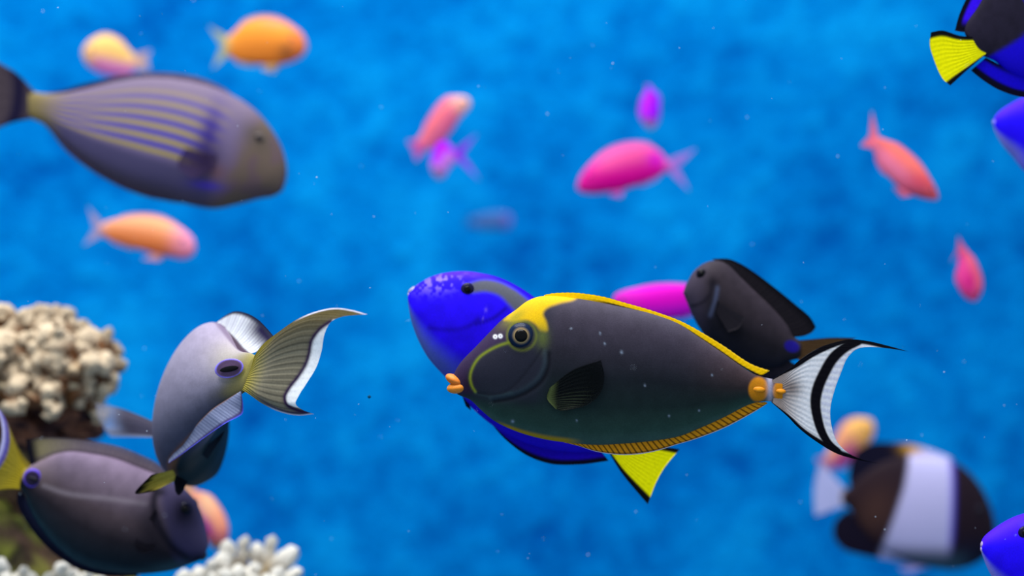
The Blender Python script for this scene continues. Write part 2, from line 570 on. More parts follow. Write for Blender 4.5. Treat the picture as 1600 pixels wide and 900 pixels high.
    def tailc(P):
        x, y, u, v = P['px'], P['py'], P['u'], P['v']
        c = full(len(x), K(236, 236, 240))
        g = .5 + .5 * np.cos(2 * math.pi * P['rays'] * u)
        c *= (1 - .07 * g)[:, None]
        c = mixc(c, K(150, 128, 118), sm(1262, 1212, x) * .9)
        c = mixc(c, K(92, 72, 66), np.exp(-(ell(x, y, 1236, 606, 16, 14)) ** 2) * .7)
        right = x - np.interp(y, [530, 560, 605, 650, 705], [1345, 1300, 1277, 1275, 1308])
        c = mixc(c, K(190, 195, 225) * 1.0, sm(2, 10, right) * sm(-.2, 1, g) * .5)
        d = pdist(x, y, band)
        w = np.interp(y, [530, 550, 610, 660, 705], [5, 8, 8.5, 7, 5])
        c = mixc(c, K(10, 9, 18), sm(1.25, .8, d / w))
        du, dl = pdist(x, y, lu), pdist(x, y, ll)
        c = mixc(c, K(10, 9, 18), sm(1.3, .7, du / np.interp(x, [1206, 1240, 1290, 1330, 1418], [.5, 3.5, 5, 6, 6])))
        c = mixc(c, K(10, 9, 18), sm(1.3, .7, dl / np.interp(x, [1206, 1240, 1290, 1330, 1418], [.5, 3.5, 7, 7, 6])))
        return c
    fin(f, 'tail_fin', base, edge, tailc, s0=lu, s1=ll, nu=240, nv=110, rays=30, t0=6, t1=.8, y1=-8, ridge=.05)
    # pectoral fin on each side
    base = [(858, 604), (854, 620), (867, 636)]
    edge = [(937, 561), (942, 588), (935, 613), (915, 630), (884, 638)]
    ys = surf(f, 862, 618)
    def pect(P):
        u, v = P['u'], P['v']
        ph = np.cos(2 * math.pi * P['rays'] * u)
        c = mixc(full(len(u), K(8, 13, 16)), K(66, 76, 56), sm(.3, 1, ph) * .75 * sm(1.0, .6, v) * sm(.3, .65, u))
        c = mixc(c, K(92, 106, 62), sm(.22, .0, v) * .8)
        return np.hstack([c, (np.ones(len(u)) * (.9 - .35 * sm(.6, 1, v)))[:, None]])
    for sg in (1, -1):
        fin(f, 'pectoral_fin', base, edge, pect, s0=[(858, 604), (893, 577), (937, 561)], s1=[(867, 636), (875, 639), (884, 638)], nu=170, nv=24, rays=14, y0=sg * (ys - 1.5), y1=sg * (ys - 9), t0=1.8, t1=.5)
    # fixed keeled plates at the tail root
    for a, b, rx, ry in ((1184, 608, 13, 9), (1219, 611, 10, 8)):
        for sg in (1, -1):
            yy = surf(f, a, b)
            blob(f, 'tail_plate', a, b, sg * yy * .95, rx * .8, ry * .5, 3.2, None, M_LIP, ang=4,
                 colf=lambda r, an: ramp(r, [0, .35, 1], [K(255, 170, 30), K(240, 150, 20), K(205, 125, 18)]))
    return f
naso()

# ------------------------------------------------------------------ blue tangs
BLUE = K(38, 8, 238)
BLACK = K(18, 16, 26)

def blue_tail(P, yellow=K(255, 250, 2)):
    u, v = P['u'], P['v']
    c = full(len(u), yellow)
    g = .5 + .5 * np.cos(2 * math.pi * P['rays'] * u)
    c *= (1 - .05 * g)[:, None]
    return c

# 2. behind the unicornfish
def tang_mid():
    top = [(638, 462), (641, 454), (654, 443), (677, 431), (703, 425), (729, 424), (752, 427), (779, 435), (801, 446), (820, 458), (840, 474), (880, 515), (918, 580), (938, 640), (950, 676), (962, 688)]
    bot = [(637, 466), (638, 476), (643, 502), (654, 532), (669, 559), (688, 581), (705, 598), (740, 640), (790, 678), (840, 698), (885, 706), (925, 706), (945, 704), (956, 706)]
    def colf(P):
        x, y, v = P['px'], P['py'], P['v']
        c = full(len(x), K(34, 6, 236))
        c *= (1 + .3 * (vnoise(x, y, 15, 21) - .5))[:, None]
        # pale lavender speckle on the forehead
        m = np.exp(-ell(x, y, 690, 440, 32, 14, -12) ** 2) * sm(.45, .7, vnoise(x, y, 4.5, 5))
        c = mixc(c, K(150, 125, 250), m * .8)
        c = mixc(c, K(84, 30, 238), sm(440, 424, y) * .6)
        # grey band from the eye along the back
        b = inside(x, y, [(724, 450), (736, 442), (755, 437), (778, 440), (800, 450), (822, 466), (860, 500), (880, 560), (850, 580), (815, 500), (795, 476), (780, 462), (760, 456), (735, 457)], 4)
        c = mixc(c, K(84, 86, 98), b)
        # face crease
        c = mixc(c, K(14, 0, 110), np.exp(-(pdist(x, y, [(672, 512), (690, 514), (715, 514), (735, 508), (748, 498)]) / 3.5) ** 2) * .5)
        c = mixc(c, K(12, 0, 120), np.exp(-(pdist(x, y, [(745, 505), (770, 497), (790, 482)]) / 3) ** 2) * .7)
        c = mixc(c, K(120, 90, 240), np.exp(-(pdist(x, y, [(752, 500), (760, 485), (758, 478)]) / 2) ** 2) * sm(.4, .7, vnoise(x, y, 3, 8)) * .7)
        # dusky chin and chest
        ch = sm(-.45, -.98, v) * sm(640, 560, y) 
        c = mixc(c, K(92, 112, 176), ch * .85)
        c = mixc(c, K(24, 18, 130), sm(530, 600, y) * sm(-.1, -.6, v) * .4)
        return c
    f = fish('blue_tang', 'violet blue tang with a yellow tail half hidden behind the grey unicornfish', 'blue tangs', 1.60, top, bot, 36, colf, yaw=.08, N=260, M=120)
    eyes(f, 731, 452, 10.5, iris=(24, 22, 52), rim=(24, 20, 60))
    blob(f, 'upper_lip', 645.5, 453.5, 0, 9, 5, 9, K(146, 138, 176), M_LIP, ang=-35)
    blob(f, 'lower_lip', 643.5, 464, 0, 9, 5, 9, K(150, 142, 186), M_LIP, ang=50)
    db, de = side_strip(f, 1, .26, .97, 6, lead=.5, trail=.1)
    fin(f, 'dorsal_fin', db, de, lambda P: mixc(full(len(P['u']), K(60, 22, 238)), BLACK, sm(.8, .95, P['v']) * sm(.3, .6, P['u'])), nu=120, nv=10)
    edge = [(722, 612), (748, 636), (767, 661), (790, 687), (824, 712), (862, 725), (907, 725.5), (951, 720)]
    base = [(725, 612), (755, 645), (790, 674), (840, 694), (885, 702), (935, 700)]
    fin(f, 'anal_fin', base, edge, lambda P: mixc(full(len(P['u']), K(34, 6, 200)), K(12, 10, 30), sm(.55, .8, P['v'])), nu=140, nv=16, rays=30)
    def tc(P):
        c = blue_tail(P)
        return mixc(mixc(c, K(12, 12, 14), sm(.86, .9, P['u'])), K(12, 12, 14), sm(.10, .06, P['u']))
    fin(f, 'tail_fin', [(958, 686), (956, 696), (950, 705)], [(1062, 702), (1040, 728), (1026, 752), (1012, 788)], tc, s0=[(958, 686), (1010, 694), (1062, 702)], s1=[(950, 705), (972, 740), (1012, 788)], nu=90, nv=30, rays=14, t0=4)
    for sg in (1, -1):
        fin(f, 'pelvic_fin', [(722, 618), (733, 630)], [(728, 634), (736, 641)], lambda P: full(len(P['u']), K(20, 20, 50)), nu=10, nv=8, rays=3, y0=sg * 4, y1=sg * 9)
tang_mid()

# 8. upper right corner, swimming away to the right
def tang_top():
    top = [(1792, -24), (1780, -60), (1740, -110), (1690, -130), (1640, -122), (1590, -80), (1555, -30), (1528, 18), (1520, 40), (1516, 56), (1508, 62)]
    bot = [(1790, -14), (1780, 20), (1740, 75), (1690, 112), (1640, 125), (1600, 122), (1570, 108), (1556, 96), (1546, 86), (1536, 80)][:10]
    # body mouth to tail root: keep the tail root narrow
    top[-5:] = [(1545, -18), (1524, 16), (1510, 36), (1507, 50), (1514, 62)]
    bot[-2:] = [(1548, 92), (1538, 88)]
    def colf(P):
        x, y, v = P['px'], P['py'], P['v']
        c = full(len(x), K(30, 26, 42))
        c *= (1 + .3 * (vnoise(x, y, 8, 31) - .5))[:, None]
        bl = inside(x, y, [(1540, 92), (1575, 72), (1610, 50), (1680, 30), (1760, 40), (1790, 60), (1700, 140), (1600, 135)], 5)
        c = mixc(c, K(22, 4, 205), bl)
        c = mixc(c, K(46, 8, 236), inside(x, y, [(1590, -5), (1640, -30), (1670, 0), (1610, 22)], 4))
        c = mixc(c, K(22, 4, 205), sm(1710, 1730, x))
        return c
    f = fish('blue_tang', 'black and blue tang with a bright yellow tail cut by the upper right corner', 'blue tangs', 1.6, top, bot, 38, colf, yaw=.12, N=160, M=90)
    eyes(f, 1752, -52, 10)
    fin(f, 'dorsal_fin', [(1526, 42), (1545, 5), (1575, -38), (1620, -95), (1690, -122)], [(1492, 48), (1500, 20), (1520, -20), (1560, -75), (1615, -125), (1690, -140)],
        lambda P: mixc(mixc(full(len(P['u']), K(14, 12, 30)), K(62, 18, 245), sm(.22, .3, P['v']) * sm(.86, .76, P['v'])), K(14, 12, 30), sm(.08, .03, P['u'])), s0=[(1526, 42), (1508, 50), (1492, 48)], nu=80, nv=22, rays=26)
    fin(f, 'anal_fin', [(1540, 90), (1570, 106), (1600, 119), (1660, 122)], [(1517, 110), (1534, 124), (1562, 141), (1600, 152), (1665, 150)],
        lambda P: mixc(full(len(P['u']), K(24, 6, 215)), K(10, 8, 34), np.maximum(sm(.62, .75, P['v']), sm(.25, .1, P['v']) * sm(.5, .1, P['u']))), nu=80, nv=16, rays=26)
    def tc(P):
        c = blue_tail(P, K(255, 248, 2))
        return mixc(mixc(c, K(12, 12, 18), sm(.88, .93, P['u'])), K(12, 12, 18), sm(.13, .08, P['u']))
    fin(f, 'tail_fin', [(1552, 58), (1550, 66), (1536, 88)], [(1452, 52), (1450, 70), (1456, 93), (1470, 124), (1482, 135)], tc, s0=[(1552, 58), (1500, 57), (1470, 49), (1452, 52)], s1=[(1536, 88), (1510, 110), (1482, 135)], nu=80, nv=30, rays=12, t0=4, t1=.8, y0=-3, y1=-12)
tang_top()

def tang_face(P, ex, ey, pale=(640, 0)):
    x, y, v, u = P['px'], P['py'], P['v'], P['u']
    c = full(len(x), K(30, 5, 238))
    c *= (1 + .25 * (vnoise(x, y, 14, 41) - .5))[:, None]
    c = mixc(c, K(78, 26, 240), sm(.25, .95, v) * .7)
    b = sm(1.2, .9, ell(x, y, ex + 62, ey + 18, 66, 16, 25))
    c = mixc(c, K(60, 58, 80), b)
    c = mixc(c, K(150, 150, 225), sm(-.45, -1, v) * sm(.5, .1, u) * .8)
    return c

# 9. head at the right edge
def tang_right():
    top = [(1553, 194), (1554, 184), (1562, 174), (1576, 164), (1600, 152), (1640, 143), (1690, 150), (1740, 175), (1780, 210), (1815, 245)]
    bot = [(1553, 198), (1557, 209), (1568, 228), (1583, 245), (1602, 268), (1640, 295), (1690, 308), (1740, 300), (1785, 278), (1815, 262)]
    f = fish('blue_tang', 'violet blue tang head poking in at the right edge under the yellow tail', 'blue tangs', 1.76, top, bot, 30, lambda P: tang_face(P, 1602, 166), yaw=.05, N=120, M=64)
    eyes(f, 1603, 168, 8)
    blob(f, 'lips', 1556, 192, 0, 6, 5, 7, K(130, 120, 220), M_LIP, ang=70)
    for nm, sd in (('dorsal_fin', 1), ('anal_fin', -1)):
        b, e = side_strip(f, sd, .35, .97, 14)
        fin(f, nm, b, e, lambda P: mixc(full(len(P['u']), K(40, 10, 235)), BLACK, sm(.6, .8, P['v'])), nu=50, nv=8)
    fin(f, 'tail_fin', [(1812, 244), (1812, 263)], [(1880, 225), (1868, 262), (1876, 305)], blue_tail, nu=40, nv=12, rays=12, t0=3)
tang_right()

# 10. head in the lower right corner
def tang_low():
    top = [(1533, 856), (1534, 847), (1539, 838), (1555, 825), (1578, 811), (1602, 802), (1650, 795), (1710, 805), (1770, 840), (1820, 885), (1850, 915)]
    bot = [(1533, 860), (1536, 869), (1543, 887), (1552, 904), (1575, 935), (1620, 970), (1680, 990), (1740, 985), (1800, 955), (1850, 930)]
    f = fish('blue_tang', 'bright blue tang head with pale lips in the lower right corner', 'blue tangs', 1.53, top, bot, 36, lambda P: tang_face(P, 1594, 830), yaw=.08, N=160, M=90)
    eyes(f, 1594, 829, 10, iris=(22, 16, 40), rim=(16, 12, 50))
    blob(f, 'upper_lip', 1537, 849, 0, 7, 4, 8, K(170, 150, 190), M_LIP, ang=-60)
    blob(f, 'lower_lip', 1537, 860, 0, 7, 4.5, 8, K(176, 158, 196), M_LIP, ang=62)
    for nm, sd in (('dorsal_fin', 1), ('anal_fin', -1)):
        b, e = side_strip(f, sd, .38, .97, 16)
        fin(f, nm, b, e, lambda P: mixc(full(len(P['u']), K(40, 10, 235)), BLACK, sm(.6, .8, P['v'])), nu=60, nv=8)
    fin(f, 'tail_fin', [(1846, 913), (1846, 931)], [(1930, 890), (1915, 935), (1926, 985)], blue_tail, nu=40, nv=12, rays=12, t0=3)
tang_low()

# ------------------------------------------------------------------ 3. dark surgeonfish behind the yellow back line
def dark_surgeon():
    top = [(1068, 456), (1070, 450), (1074, 441), (1085, 423), (1101, 411), (1120, 407), (1136, 413), (1158, 434), (1180, 455), (1208, 482), (1230, 508), (1240, 526), (1252, 533)]
    bot = [(1068, 459), (1070, 464), (1075, 476), (1082, 493), (1092, 511), (1112, 538), (1145, 562), (1185, 574), (1215, 573), (1235, 564), (1250, 560)]
    def colf(P):
        x, y, v = P['px'], P['py'], P['v']
        c = ramp(-v, [-1, -.4, .2, 1], [K(60, 52, 62), K(54, 46, 54), K(32, 29, 36), K(27, 28, 40)])
        c *= (1 + .25 * (vnoise(x, y, 8, 51) - .5))[:, None]
        c = mixc(c, K(74, 66, 84), sm(1112, 1085, x) * .7)
        c = mixc(c, K(16, 14, 26), np.exp(-ell(x, y, 1111, 441, 8, 9) ** 2) * .9)
        c = mixc(c, K(20, 18, 32), np.exp(-(pdist(x, y, [(1110, 446), (1105, 462), (1092, 474), (1080, 478)]) / 3) ** 2) * .7)
        c = mixc(c, K(86, 96, 130), np.exp(-(pdist(x, y, [(1118, 450), (1114, 470), (1107, 492)]) / 3.5) ** 2) * .6)
        c = mixc(c, K(32, 22, 140), sm(1.2, .8, ell(x, y, 1236, 541, 12, 9, 20)))
        return c
    f = fish('surgeonfish', 'dark brown surgeonfish nose down behind the yellow back line of the unicornfish', 'surgeonfish in the tank', 1.66, top, bot, 30, colf, yaw=-.08, N=200, M=100, gain=.75)
    eyes(f, 1094, 428, 8, iris=(16, 14, 22), rim=(18, 16, 28))
    base = [(1118, 408), (1138, 416), (1158, 436), (1180, 457), (1208, 484), (1231, 512), (1240, 527)]
    edge = [(1112, 404.5), (1138, 404.5), (1157, 412), (1185, 430), (1215, 453), (1243, 476), (1266, 496), (1275, 511)]
    fin(f, 'dorsal_fin', base, edge, lambda P: mixc(rayc(P, K(24, 21, 28), K(34, 30, 36)), K(10, 10, 18), sm(.6, 1, P['v'])), s1=[(1240, 527), (1256, 525), (1269, 519), (1275, 511)], nu=90, nv=18, rays=26)
    fin(f, 'anal_fin', [(1130, 552), (1185, 570), (1230, 562)], [(1120, 556), (1180, 592), (1238, 586), (1245, 571)], lambda P: mixc(rayc(P, K(26, 24, 34), K(36, 34, 44)), K(12, 12, 30), sm(.6, 1, P['v'])), nu=50, nv=10, rays=20)
    fin(f, 'tail_fin', [(1246, 532), (1249, 546), (1246, 560)], [(1338, 528), (1300, 550), (1280, 578), (1284, 606)], lambda P: mixc(rayc(P, K(70, 50, 30), K(98, 72, 46)), K(20, 18, 30), sm(.06, .02, P['u'])), s0=[(1246, 532), (1268, 530), (1300, 527.5), (1338, 528)], s1=[(1246, 560), (1266, 586), (1284, 606)], nu=70, nv=24, rays=16, t0=4)
    ys = surf(f, 1120, 480)
    for sg in (1, -1):
        fin(f, 'pectoral_fin', [(1118, 470), (1114, 486)], [(1160, 496), (1150, 512), (1134, 518)], lambda P: rayc(P, K(30, 27, 34), K(40, 37, 45)), nu=40, nv=12, rays=10, y0=sg * (ys - 1), y1=sg * (ys - 5))
dark_surgeon()

# ------------------------------------------------------------------ 4. pale surgeonfish seen from behind, swimming away
def pale_surgeon():
    f = Fish()
    f.d, f.yaw, f.bow = 1.5, 0, 0
    f.cx, f.cy = 320, 620
    f.loc = at(320, 620, 1.5)
    f.root = bpy.data.objects.new('surgeonfish', None)
    f.root.empty_display_size = .02
    COL.objects.link(f.root)
    f.root.location = f.loc
    tag(f.root, 'pale lavender surgeonfish turning away with its white-edged forked tail towards the viewer', 'fish', 'surgeonfish in the tank')
    # sections: dorsal point, ventral point, extra distance (m), half width in px
    sec = np.array([
        (402, 557, 384, 611, .000, 9), (392, 552, 372, 617, .012, 13), (377, 549, 350, 632, .030, 22), (364, 535, 322, 660, .055, 35), (350, 516, 292, 692, .085, 47),
        (340, 505, 270, 720, .115, 55), (333, 520, 268, 738, .145, 56), (332, 560, 282, 754, .170, 49), (338, 600, 297, 759, .190, 37), (346, 645, 318, 752, .205, 22), (348, 690, 332, 745, .212, 9)], float)
    N, M = 180, 120
    Sx = catmull(sec, N)
    th = np.linspace(0, 2 * math.pi, M, endpoint=False)
    c, s = np.cos(th), np.sin(th)
    T, B = Sx[:, 0:2], Sx[:, 2:4]
    C, H = (T + B) / 2, (T - B) / 2
    n = np.stack([H[:, 1], -H[:, 0]], 1)
    n = n / np.linalg.norm(n, axis=1)[:, None]           # towards image left when H points up
    px = C[:, None, 0] + H[:, None, 0] * c + n[:, None, 0] * (np.sign(s) * np.abs(s) ** 1.0)[None] * Sx[:, None, 5]
    py = C[:, None, 1] + H[:, None, 1] * c + n[:, None, 1] * (np.sign(s) * np.abs(s) ** 1.0)[None] * Sx[:, None, 5]
    dep = 1.5 + Sx[:, 4][:, None] + 0 * px
    V = at(px.ravel(), py.ravel(), dep.ravel()) - f.loc
    x, y = px.ravel(), py.ravel()
    v = np.repeat(c[None], N, 0).ravel()
    u = np.repeat(np.linspace(0, 1, N)[:, None], M, 1).ravel()
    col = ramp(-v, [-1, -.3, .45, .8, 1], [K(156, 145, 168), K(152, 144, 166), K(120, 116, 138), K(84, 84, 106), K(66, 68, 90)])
    col *= (1 + .16 * (vnoise(x, y, 10, 61) - .5) + .12 * (vnoise(x, y, 3, 62) - .5))[:, None]
    col = mixc(col, K(176, 168, 150), np.exp(-(ell(x, y, 358, 560, 32, 30)) ** 2) * .7)
    col = mixc(col, K(26, 46, 54), np.maximum(sm(.52, .62, u), sm(.36, .48, u) * (np.repeat(s[None], N, 0).ravel() < -.02)))  # dark teal chest and head; shade on the right flank painted in too
    col = mixc(col, K(84, 80, 62), np.exp(-ell(x, y, 356, 612, 26, 12, -22) ** 2) * .7)  # olive shadow below the spine slot, painted into the flank
    col = mixc(col, K(150, 140, 60), sm(.12, .0, u) * .9)
    col = mixc(col, K(104, 98, 76), sm(.14, .0, u) * sm(0, -.8, v) * .6)
    col = mixc(col, K(110, 92, 116), np.exp(-((v - 1) / .012) ** 2) * sm(.02, .1, u) * .8)
    col = mixc(col, K(150, 100, 70), np.exp(-((v + 1) / .01) ** 2) * sm(.02, .1, u) * .6)
    far = (u > .55) & (np.repeat(s[None], N, 0).ravel() < 0)
    col = col * .84
    F = grid_faces(N, M, True)
    n0 = len(V)
    V = np.vstack([V, [V[:M].mean(0), V[-M:].mean(0)]])
    col = np.vstack([col, col[:1], col[-1:]])
    for j in range(M):
        F.append((n0, (j + 1) % M, j))
        F.append((n0 + 1, n0 - M + j, n0 - M + (j + 1) % M))
    # sections run from tail to head, turn faces outwards
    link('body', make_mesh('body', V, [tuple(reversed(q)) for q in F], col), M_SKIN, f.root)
    P3 = np.stack([px.ravel(), py.ravel(), dep.ravel()], 1)

    def sheet(name, base, edge, colf, d0, d1, s0=None, s1=None, nu=70, nv=24, rays=20, t0=2.2, t1=.5, ridge=.08, parent=None):
        """fin whose base and edge carry their own distances (d0, d1 given along u)"""
        G = coons(base, edge, s0, s1, nu, nv)
        u_ = np.repeat(np.linspace(0, 1, nu)[:, None], nv, 1)
        v_ = np.repeat(np.linspace(0, 1, nv)[None], nu, 0)
        D0 = np.interp(u_, np.linspace(0, 1, len(d0)), d0)
        D1 = np.interp(u_, np.linspace(0, 1, len(d1)), d1)
        D = D0 * (1 - v_) + D1 * v_
        t = (t0 + (t1 - t0) * v_) * (1 + ridge * np.cos(2 * math.pi * rays * u_)) / U * 1.5
        rim = np.ones_like(u_)
        rim[0], rim[-1], rim[:, -1] = .15, .15, .15
        t = t * rim
        A = at(G[..., 0], G[..., 1], D)
        A2 = A.copy()
        A[..., 1] -= t
        A2[..., 1] += t
        Vv = np.vstack([A.reshape(-1, 3), A2.reshape(-1, 3)]) - f.loc
        nn = nu * nv
        Ff = []
        for i in range(nu - 1):
            for j in range(nv - 1):
                a = i * nv + j
                Ff.append((a, a + 1, a + nv + 1, a + nv))
                Ff.append((nn + a, nn + a + nv, nn + a + nv + 1, nn + a + 1))
        idx = [i * nv for i in range(nu)] + [(nu - 1) * nv + j for j in range(1, nv)] + [i * nv + nv - 1 for i in range(nu - 2, -1, -1)] + [j for j in range(nv - 2, 0, -1)]
        for k in range(len(idx)):
            a, b_ = idx[k], idx[(k + 1) % len(idx)]
            Ff.append((a, nn + a, nn + b_, b_))
        P = dict(px=G[..., 0].ravel(), py=G[..., 1].ravel(), u=u_.ravel(), v=v_.ravel(), rays=rays)
        cc = colf(P)
        return link(name, make_mesh(name, Vv, Ff, np.vstack([cc, cc])), M_FIN, parent or f.root)

    # tail fin
    lu = [(398, 556), (391 + 12, 548), (413, 536), (435, 519), (465, 498.5), (494, 486.5), (523, 481), (549, 484), (574, 491)]
    ll = [(379, 609), (391, 617), (410, 630.5), (435, 643), (465, 649.5), (491, 647)]
    edge = [(574, 491), (553, 492.5), (534, 495), (517, 503), (507, 522), (502.5, 548), (494, 574), (479, 599), (467, 618), (462, 631), (472, 640), (491, 647)]
    dark = [(517, 502), (500, 514), (487, 532), (483, 552), (478, 568), (466, 588), (452, 606), (445, 620), (448, 632), (462, 640), (480, 645)]
    def tc(P):
        x, y, u, v = P['px'], P['py'], P['u'], P['v']
        c = rayc(P, K(92, 88, 76), K(158, 150, 128), sm(.1, .5, v))
        c = mixc(c, K(84, 72, 34), sm(.5, .1, u) * .9)
        c = mixc(c, K(170, 155, 50), sm(.38, .0, v) * .85)
        k = np.interp(y, [490, 502, 514, 532, 552, 568, 588, 606, 620, 632, 645], [530, 517, 500, 487, 483, 478, 466, 452, 445, 449, 486])
        w = sm(-1.5, 1.5, x - k) * sm(497, 502, y) * sm(642, 634, y)
        c = mixc(c, K(255, 255, 255), w)
        c = mixc(c, K(50, 30, 70), np.exp(-(pdist(x, y, dark) / 3.2) ** 2))
        c = mixc(c, K(222, 220, 240), sm(3.2, 1.2, pdist(x, y, lu)) * sm(455, 485, x) * .85)
        c = mixc(c, K(215, 220, 250), sm(3.2, 1.2, pdist(x, y, ll)) * sm(410, 430, x) * .9)
        c = mixc(c, K(60, 50, 90), np.exp(-((pdist(x, y, ll) - 4) / 2) ** 2) * sm(395, 420, x) * .7)
        return c
    sheet('tail_fin', [(400, 556), (392, 582), (380, 610)], edge, tc, [1.5, 1.5, 1.5], [1.44, 1.46, 1.47], s0=lu, s1=ll, nu=200, nv=90, rays=20, t0=5)
    # dorsal fin
    def dc(P):
        u, v = P['u'], P['v']
        c = rayc(P, K(150, 146, 170), K(232, 236, 238), .85)
        c = mixc(c, K(214, 220, 210), sm(.5, 0, v) * .3)
        c = mixc(c, K(24, 16, 56), sm(.3, .85, v) * sm(.42, .8, u))
        c = mixc(c, K(34, 34, 56), sm(.82, .96, v))
        c = mixc(c, K(84, 66, 82), sm(.2, .12, v))
        return c
    sheet('dorsal_fin', [(336, 508), (348, 516), (362, 533), (373, 547), (384, 555)], [(337, 505), (351, 494), (367, 486.5), (384, 489), (402, 498.5), (417, 513), (429, 527)], dc, [1.62, 1.60, 1.57, 1.54, 1.52], [1.64, 1.6, 1.55, 1.53], s1=[(384, 555), (402, 549), (429, 527)], nu=150, nv=30, rays=22)
    # anal fin
    def ac(P):
        u, v = P['u'], P['v']
        c = rayc(P, K(84, 94, 128), K(150, 158, 190), .9)
        c = mixc(c, K(150, 108, 84), sm(.1, 0, v))
        c = mixc(c, K(70, 56, 110), sm(.78, .9, v) * .9)
        c = mixc(c, K(90, 96, 230), sm(.93, .98, v))
        return c
    sheet('anal_fin', [(376, 611), (352, 625), (330, 640), (303, 668), (280, 696), (264, 718)], [(377, 612), (380, 634), (379, 646), (371, 652), (355, 660), (322, 682), (285, 709), (263, 724)], ac, [1.5, 1.52, 1.54, 1.57, 1.60, 1.61], [1.47, 1.48, 1.5, 1.54, 1.57, 1.60], nu=170, nv=26, rays=34)
    # pelvic fins: one yellow, stretched left, one black, pointing down
    sheet('pelvic_fin', [(270, 734), (274, 742), (272, 752)], [(236, 742), (211, 771), (240, 768)], lambda P: mixc(rayc(P, K(120, 104, 40), K(190, 180, 80)), K(14, 12, 16), sm(.62, .92, P['v'] + .06 * np.cos(P['u'] * 25))), [1.62] * 3, [1.6] * 3, nu=40, nv=20, rays=7)['label'] = 'yellow pelvic fin with a black tip'
    sheet('pelvic_fin', [(270, 741), (280, 745), (293, 752)], [(274, 768), (279, 774), (286, 768)], lambda P: rayc(P, K(12, 14, 24), K(22, 26, 38)), [1.64] * 3, [1.62] * 3, nu=30, nv=14, rays=5)
    # pectoral fins
    def pc(P):
        v = P['v']
        c = rayc(P, K(98, 88, 104), K(132, 124, 146))
        c = mixc(c, K(215, 215, 235), np.maximum(sm(.55, .95, v) * .8, sm(.82, .97, P['u'])))
        return np.hstack([c, (1 - .75 * sm(.55, 1, v) * sm(.9, .6, P['u']))[:, None]])
    sheet('pectoral_fin', [(258, 668), (258, 676), (258, 684)], [(150, 630), (152, 650), (172, 682)], pc, [1.64] * 3, [1.82] * 3, s0=[(258, 668), (220, 650), (185, 637), (150, 630)], s1=[(258, 684), (217, 683), (172, 682)], nu=60, nv=30, rays=10)
    sheet('pectoral_fin', [(352, 672), (346, 684)], [(312, 706), (324, 718)], lambda P: rayc(P, K(26, 30, 42), K(42, 50, 62)), [1.612, 1.614], [1.63, 1.64], nu=30, nv=14, rays=8)
    # spine in its slot on the tail root
    near = np.argmin((P3[:, 0] - 358) ** 2 + (P3[:, 1] - 575) ** 2 + (P3[:, 2] - 1.5) ** 2 * 1e5)
    f2 = f
    def slot(name, cx, cy, rx, ry, ang, lift, colf, parent=None, rz=3):
        n_, m_ = 14, 40
        t_ = np.linspace(0, math.pi, n_)
        ph = np.linspace(0, 2 * math.pi, m_, endpoint=False)
        X = (np.sin(t_)[:, None] * np.cos(ph)).ravel()
        Z = (np.sin(t_)[:, None] * np.sin(ph)).ravel()
        Yd = (-np.cos(t_)[:, None] * np.ones(m_)).ravel()
        a = math.radians(ang)
        qx = cx + X * rx * math.cos(a) - Z * ry * math.sin(a)
        qy = cy + X * rx * math.sin(a) + Z * ry * math.cos(a)
        # plane following the flank, which falls away to the left
        D = lift + (390 - qx) * .00062 + Yd * rz * 1.5 / U
        return link(name, make_mesh(name, at(qx, qy, D) - f.loc, grid_faces(n_, m_, True), colf(np.hypot(X, Z), np.arctan2(Z, X))), M_SKIN, parent or f.root)
    sp = slot('spine_slot', 358, 575.5, 23, 15, -12, 1.494, lambda r, a: mixc(mixc(full(len(r), K(96, 72, 104)), K(140, 128, 248), sm(.82, .88, r) * (.75 + .25 * np.sin(a * 44))), K(44, 32, 54), np.exp(-((r - .74) / .08) ** 2) * .7), rz=4)
    slot('tail_spine', 358, 576.5, 15, 4.5, -10, 1.4905, lambda r, a: full(len(r), K(10, 7, 12)), parent=sp, rz=3)
pale_surgeon()

